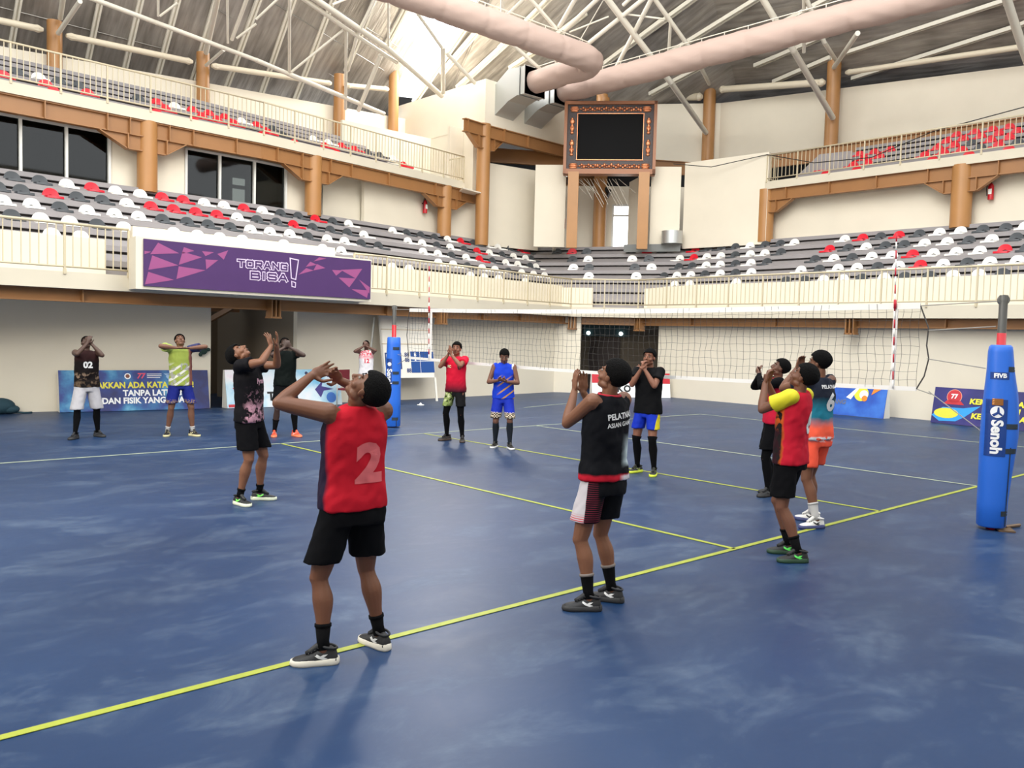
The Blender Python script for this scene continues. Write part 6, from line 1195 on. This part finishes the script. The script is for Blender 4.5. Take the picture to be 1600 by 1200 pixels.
# near man in black with white lettering
person((-5.28, -.385), 93, 'man in black sleeveless shirt with white lettering, nearest the near sideline', (116, 76, 54), 1.80, 6, 27, 10, [(-5.14, -.36, 118), (-5.43, -.40, 138)], (0, .02),
       {'R': dict(w=(.055, .27, 1.49), e=(.17, .33, 1.22), d=(-.1, .02, 1), n=(-.9, -.4, 0), curl=14, thumb=-1), 'L': dict(w=(-.045, .27, 1.50), e=(-.15, .36, 1.22), d=(.05, .0, 1), n=(.9, -.4, 0), curl=12, thumb=1)},
       .0052, dict(m=rules('black_faded_white_shirt', (11, 12, 17), [((190, 206, 210), [('x', .02, .11), ('z', 1.02, 1.06), ('z', 1.27, 1.14), ('k', .22, .40)], .05), ((176, 26, 44), [('z', .985, .965)], .05), ((205, 200, 205), [('z', .975, .96), ('x', .0, .06)], .05)], .78, .2), hem=.93,
                   text=[('PELATNAS', .056, .002, .012, 1.355, 'back', PRW, 5, 1.0), ('ASIAN GAMES', .043, .001, .014, 1.298, 'back', PRW, 5, 1.0)]),
       dict(m=rules('black_shorts_white_panel', (11, 12, 16), [((96, 28, 44), [('x', -.07, -.075), ('h', .2, .3), ('y', -.07, -.06)], 0), ((184, 178, 182), [('x', -.06, -.065), ('y', .0, .005)], 0), ((190, 60, 72), [('x', -.06, -.065), ('y', .0, .005), ('z', .70, .66), ('h', .1, .3)], 0)], .75, .15), hem=.61, w=1.0),
       [('R', .46, M_BLKK), ('L', .42, M_BLKK)], shoe((30, 30, 33), (38, 38, 40), (220, 220, 220), (24, 24, 26), cuff=mat('grey_cuff', (120, 110, 104), .9)), collar=mat('red_collar', (170, 24, 44), .8), hair='full', build=1.02)
# red back, yellow sleeves, number 8
person((-2.84, -.52), 99, 'man in red shirt number 8 with yellow sleeves, leaning back', (106, 68, 50), 1.79, 13, 30, 4, [(-2.74, -.40, 130), (-2.95, -.62, 140)], (0, .08),
       {'R': dict(w=(.05, .33, 1.53), e=(.15, .45, 1.28), d=(-.2, -.25, 1), n=(-.6, -.8, 0), curl=30, thumb=-1), 'L': dict(w=(-.06, .31, 1.53), e=(-.17, .42, 1.25), d=(.1, -.2, 1), n=(.5, -.8, 0), curl=30, thumb=1)},
       .006, dict(m=rules('red_shirt_dark_front', (180, 26, 46), [((188, 86, 30), [('y', .07, .09)], .06), ((44, 20, 26), [('y', .08, .11), ('z', 1.25, 1.15)], .06), ((30, 24, 24), [('y', .09, .10), ('n', .5, .54)], .0)], .75, .2), hem=.88, sleeve=.62, sleevemat=[mat('yellow_sleeve', (204, 194, 26), .75)]*2,
                  text=[('8', .26, .012, .045, 1.21, 'back', PRW, 0, 1.0)]),
       dict(m=M_BLK, hem=.56), [('R', .36, M_BLKK), ('L', .36, M_BLKK)], shoe((24, 26, 26), (30, 60, 40), (90, 220, 90), (30, 30, 30)), hair='full', knee=.015)
# teal and orange gradient shirt
person((-1.38, .10), 80, 'man in dark teal shirt fading to orange, orange shorts and white shoes', (108, 70, 50), 1.86, 5, 6, 18, [(-1.22, .20, 100), (-1.50, -.0, 150)], (0, .02),
       {'R': dict(w=(.03, .24, 1.56), e=(.22, .30, 1.30), d=(-.3, -.1, 1), n=(-.4, -.9, 0), curl=24, thumb=-1), 'L': dict(w=(-.06, .24, 1.56), e=(-.26, .28, 1.32), d=(.35, 0, .9), n=(.4, -.9, 0), curl=24, thumb=1)},
       .007, dict(m=rules('teal_orange_shirt', (30, 34, 46), [((36, 116, 138), [('z', 1.38, 1.26)], .05), ((232, 92, 66), [('z', 1.16, 1.06)], .08), ((220, 224, 226), [('z', .97, .95), ('n', .45, .5)], .04)], .75, .15), hem=.90, sleeve=.55, text=[('PELATNAS', .05, .002, .03, 1.40, 'back', PRW, 0, 1.), ('6', .24, .010, .04, 1.24, 'back', PRW, 0, 1.)]),
       dict(m=rules('orange_shorts', (226, 84, 62), [((222, 222, 226), [('z', .90, .93), ('d', .2, .5)], .03), ((60, 70, 84), [('z', .90, .93), ('d', -.3, -.6)], .03)], .75, .15), hem=.60), [('R', .42, M_WHT), ('L', .42, M_WHT)], shoe((214, 212, 208), (60, 66, 110), (30, 30, 34), (40, 40, 40)), hair='full')
# behind them: red shirt with black sleeves
person((-.14, 1.36), 128, 'man in red shirt with long black sleeves behind the number 8 player', (98, 64, 48), 1.74, 6, 24, 0, [(-.02, 1.41, 140), (-.27, 1.32, 170)], (0, .0),
       {'R': dict(w=(.07, .19, 1.54), e=(.30, .20, 1.33), d=(-.6, .1, .7), n=(-.3, -1, 0), curl=26, thumb=-1), 'L': dict(w=(-.12, .22, 1.55), e=(-.36, .18, 1.38), d=(.8, .2, .5), n=(.3, -1, 0), curl=26, thumb=1)},
       .008, dict(m=rules('crimson_shirt', (190, 28, 56), [], .75), hem=.95, sleeve=1.2, sleevemat=[M_BLK, M_BLK]), dict(m=M_BLK, hem=.60), [('R', 1.3, M_BLKK), ('L', 1.3, M_BLKK)], shoe((22, 22, 24), (30, 30, 30), (60, 60, 60)), hair='full')
# dark man at the left looking up, side on
person((-5.66, 4.57), -48, 'man in black printed shirt and black shorts looking straight up with spread fingers', (118, 78, 56), 1.84, 10, 66, 0, [(-5.80, 4.50, -80), (-5.50, 4.64, -38)], (0, .0),
       {'R': dict(w=(.05, .25, 1.67), e=(.34, .22, 1.44), d=(-.15, -.35, 1), n=(-.3, -.9, -.3), curl=12, spread=.30, thumb=-1), 'L': dict(w=(.0, .29, 1.67), e=(-.14, .52, 1.44), d=(.15, .15, 1), n=(.3, -.9, .2), curl=16, spread=.28, thumb=1)},
       .006, dict(m=rules('black_speckled_shirt', (13, 12, 16), [((176, 132, 146), [('z', 1.18, 1.08), ('y', .0, .06), ('n', .50, .56)], .08), ((120, 88, 100), [('z', 1.32, 1.2), ('y', .02, .08), ('m', .56, .62)], .05)], .78, .2), hem=.90, sleeve=.55, text=[('Pyram', .075, .003, -.02, 1.30, 'front', mat('pink_print_shirt', (196, 150, 166), .7), 0, 1.)]),
       dict(m=M_BLK, hem=.585, text=[('MIZU', .03, .001, .08, .66, 'front', mat('pale_red_print', (190, 110, 110), .7), 0, 1.6)] if False else []), [('R', .22, M_BLKK), ('L', .22, M_BLKK)], shoe((22, 24, 24), (210, 214, 190), (120, 226, 90), (30, 30, 30)), build=1.06, open_mouth=True)
# the two at the far left
person((-5.42, 11.36), -97, 'man in dark jersey number 02 and white shorts covering his face', (72, 50, 40), 1.76, 5, 30, -15, [(-5.63, 11.28, -135), (-5.22, 11.44, -70)], (0, .0),
       {'R': dict(w=(.02, .19, 1.62), e=(.24, .22, 1.38), d=(-.35, 0, 1), n=(-.4, -1, 0), curl=34, thumb=-1), 'L': dict(w=(-.05, .17, 1.61), e=(-.27, .20, 1.33), d=(.5, 0, .9), n=(.4, -1, 0), curl=34, thumb=1)},
       .0085, dict(m=rules('dark_jersey', (20, 15, 15), [((46, 24, 24), [('z', 1.30, 1.38)], .08), ((96, 78, 62), [('z', 1.0, .96), ('n', .45, .6)], .05), ((120, 100, 84), [('z', 1.14, 1.1), ('z', 1.0, 1.04), ('n', .56, .62)], .03)], .75), hem=.90, text=[('02', .145, .006, .0, 1.25, 'front', PRW, 0, 1.)]),
       dict(m=rules('white_shorts', (168, 166, 170), [], .75), hem=.50, w=1.05), [('R', 1.1, M_BLKK), ('L', 1.1, M_BLKK)], shoe((20, 20, 24), (34, 34, 36), (50, 50, 54)), hair='buzz', build=1.03)
person((-4.0, 10.87), -97, 'man in lime green shirt and navy shorts with both elbows raised wide', (112, 76, 58), 1.84, 5, 34, -6, [(-4.19, 10.97, -120), (-3.82, 10.76, -75)], (0, .0),
       {'R': dict(w=(.11, .17, 1.50), e=(.42, .05, 1.52), d=(-.95, .05, -.05), n=(0, -.3, 1), curl=18, thumb=-1, **{'raise': .06}), 'L': dict(w=(-.11, .17, 1.50), e=(-.42, .05, 1.52), d=(.95, .05, -.05), n=(0, -.3, 1), curl=18, thumb=1, **{'raise': .06})},
       .0085, dict(m=rules('lime_shirt', (142, 156, 72), [((206, 204, 196), [('d', .35, .6), ('z', 1.32, 1.25)], .06), ((150, 150, 140), [('n', .56, .6), ('z', 1.30, 1.2)], .0), ((120, 76, 70), [('x', -.10, -.13)], .06)], .75), hem=.89, sleeve=.6, sleevemat=[mat('lime_sleeve', (160, 176, 90), .75), mat('navy_sleeve', (44, 48, 92), .75)], text=[('12', .15, .004, -.02, 1.18, 'front', mat('grey_print_2', (150, 150, 146), .7), 0, 1.)]),
       dict(m=rules('navy_patterned_shorts', (24, 34, 110), [((120, 98, 84), [('z', .68, .64), ('m', .45, .52)], .02), ((140, 120, 90), [('z', .90, .92), ('n', .5, .55)], .02)], .75), hem=.56), [('R', .2, M_WHT), ('L', .2, M_WHT)], shoe((34, 30, 28), (206, 196, 150), (206, 196, 150)), hair='buzz')
# behind the side-on man: orange shoes
person((-2.47, 9.9), -108, 'man in black sleeveless shirt and bright orange shoes in front of the pale board', (64, 46, 38), 1.82, 5, 34, 0, [(-2.63, 9.98, -120), (-2.31, 9.80, -85)], (0, .0),
       {'R': dict(w=(.05, .17, 1.56), e=(.30, .16, 1.40), d=(-.4, 0, .9), n=(-.3, -1, 0), curl=28, thumb=-1), 'L': dict(w=(-.06, .17, 1.56), e=(-.33, .15, 1.38), d=(.4, 0, .9), n=(.3, -1, 0), curl=28, thumb=1)},
       .0085, dict(m=rules('black_green_tank', (10, 17, 15), [], .75), hem=.92, sleeve=.35), dict(m=BK('black_shorts_2', (12, 13, 15)), hem=.62), [('R', .55, M_BLKK), ('L', 1.3, M_BLKK)], shoe((228, 84, 54), (236, 130, 90), (240, 200, 190)), hair='buzz')
# number 12 by the scoreboard
person((2.15, 14.45), -120, 'man in white and pink shirt number 12 behind the far net post', (92, 62, 50), 1.72, 5, 22, 10, [(2.02, 14.5, -130), (2.30, 14.38, -100)], (0, .0),
       {'R': dict(w=(.09, .18, 1.60), e=(.34, .18, 1.42), d=(-.5, 0, .9), n=(-.3, -1, 0), curl=20, thumb=-1), 'L': dict(w=(-.0, .18, 1.60), e=(-.32, .16, 1.42), d=(.4, 0, .9), n=(.3, -1, 0), curl=20, thumb=1)},
       .009, dict(m=rules('white_pink_shirt', (222, 218, 220), [((226, 90, 104), [('z', 1.24, 1.36)], .06), ((230, 214, 216), [('z', 1.30, 1.33), ('m', .5, .56)], .0)], .75), hem=.9, text=[('12', .15, .006, .0, 1.22, 'front', mat('red_print_shirt', (200, 40, 60), .7), 0, 1.)]),
       dict(m=rules('white_shorts_2', (206, 204, 206), [], .75), hem=.56), [('R', .3, M_WHT), ('L', .3, M_WHT)], shoe((60, 60, 64), (200, 200, 200), (200, 60, 60)), hair='full')
# centre row
person((-.19, 7.79), -150, 'man in red shirt, black leggings and a green camouflage shorts leg', (132, 86, 66), 1.80, 4, 8, 8, [(-.25, 7.94, 178), (-.13, 7.64, -128)], (0, .0),
       {'R': dict(w=(.06, .23, 1.53), e=(.24, .24, 1.27), d=(-.1, 0, 1), n=(-1, -.2, 0), curl=8, thumb=-1), 'L': dict(w=(.0, .24, 1.53), e=(-.22, .24, 1.30), d=(.12, 0, 1), n=(1, -.2, 0), curl=8, thumb=1)},
       .008, dict(m=rules('red_maroon_shirt', (206, 26, 54), [((70, 20, 34), [('z', 1.12, .92)], .05)], .75), hem=.90, sleeve=.55, text=[('FC', .06, .004, .08, 1.32, 'front', mat('cream_print', (220, 210, 170), .7), 0, 1.), ('L', .08, .006, -.10, 1.30, 'front', BLACK, 20, 1.)]),
       dict(m=rules('camo_and_black_shorts', (18, 18, 20), [((132, 148, 84), [('x', .015, .03), ('n', .38, .44)], .02), ((190, 196, 150), [('x', .03, .04), ('n', .56, .6)], 0)], .75), hem=.62, w=.92), [('R', 1.5, M_BLKK), ('L', 1.5, M_BLKK)], shoe((30, 27, 25), (70, 56, 48), (50, 44, 40)), hair='full', build=.96)
person((-.10, 6.58), -132, 'man in blue kit with gold stripes looking down at his hands', (116, 78, 62), 1.72, -2, -24, 0, [(-.14, 6.72, -150), (-.05, 6.44, -115)], (0, .0),
       {'R': dict(w=(.10, .23, 1.20), e=(.27, .05, 1.12), d=(-.8, .3, .2), n=(0, -.5, 1), curl=40, thumb=1, **{'raise': 0}), 'L': dict(w=(-.06, .24, 1.18), e=(-.29, .05, 1.10), d=(.8, .2, .2), n=(0, -.4, 1), curl=40, thumb=-1, **{'raise': 0})},
       .008, dict(m=rules('blue_gold_jersey', (28, 62, 190), [((190, 140, 74), [('d', .72, .86), ('z', 1.28, 1.18), ('x', .12, .04)], .02), ((206, 210, 220), [('x', -.125, -.14), ('z', 1.36, 1.38)], .02)], .7), hem=.90, text=[('1', .12, .006, .06, 1.22, 'front', PRW, 0, 1.)]),
       dict(m=rules('blue_checked_shorts', (32, 52, 170), [((24, 22, 26), [('z', .63, .62)], .01), ((212, 196, 170), [('z', .64, .63), ('c', .4, .6)], .0)], .7), hem=.54), [('R', .95, BK('charcoal_sock', (34, 38, 44))), ('L', .95, BK('charcoal_sock_2', (34, 38, 44)))], shoe((44, 42, 38), (220, 220, 220), (70, 66, 60)), hair='full', build=.98)
person((-.18, 3.36), -165, 'man in plain black shirt and blue shorts with hands on his mouth', (128, 84, 64), 1.80, 2, 6, 0, [(-.17, 3.52, 175), (-.19, 3.20, -150)], (0, .0),
       {'R': dict(w=(.03, .20, 1.47), e=(.22, .16, 1.19), d=(-.25, -.1, 1), n=(-.7, -.7, 0), curl=38, thumb=-1), 'L': dict(w=(-.03, .20, 1.46), e=(-.24, .16, 1.17), d=(.25, -.1, 1), n=(.7, -.7, 0), curl=38, thumb=1)},
       .007, dict(m=rules('plain_black_shirt', (13, 13, 15), [], .8, .2), hem=.88, sleeve=.6, w=1.04, text=[('Z', .03, .002, -.09, 1.34, 'front', PRW, 0, 1.5)]),
       dict(m=rules('blue_shorts_yellow_stripe', (24, 50, 170), [((206, 190, 40), [('x', -.178, -.182)], 0)], .7), hem=.64, w=.94), [('R', 1.12, M_BLKK), ('L', 1.12, M_BLKK)], shoe((28, 28, 26), (206, 220, 60), (120, 130, 60)), hair='full')
# dark cap hanging on the wall edge
b = MB(); b.ell((-1.50, 15.93, 1.38), (.10, .05, .08)).ell((-1.39, 15.92, 1.42), (.06, .04, .045)).ell((-1.57, 15.93, 1.30), (.045, .035, .05)); 
o = b.build('hanging_cloth', mat('dark_green_cloth', (30, 52, 46), .85, bump=.4, bscale=20), None, True); tag(o, 'small dark green cloth at the wall edge beside the raised elbow of the lime shirt', 'cloth')
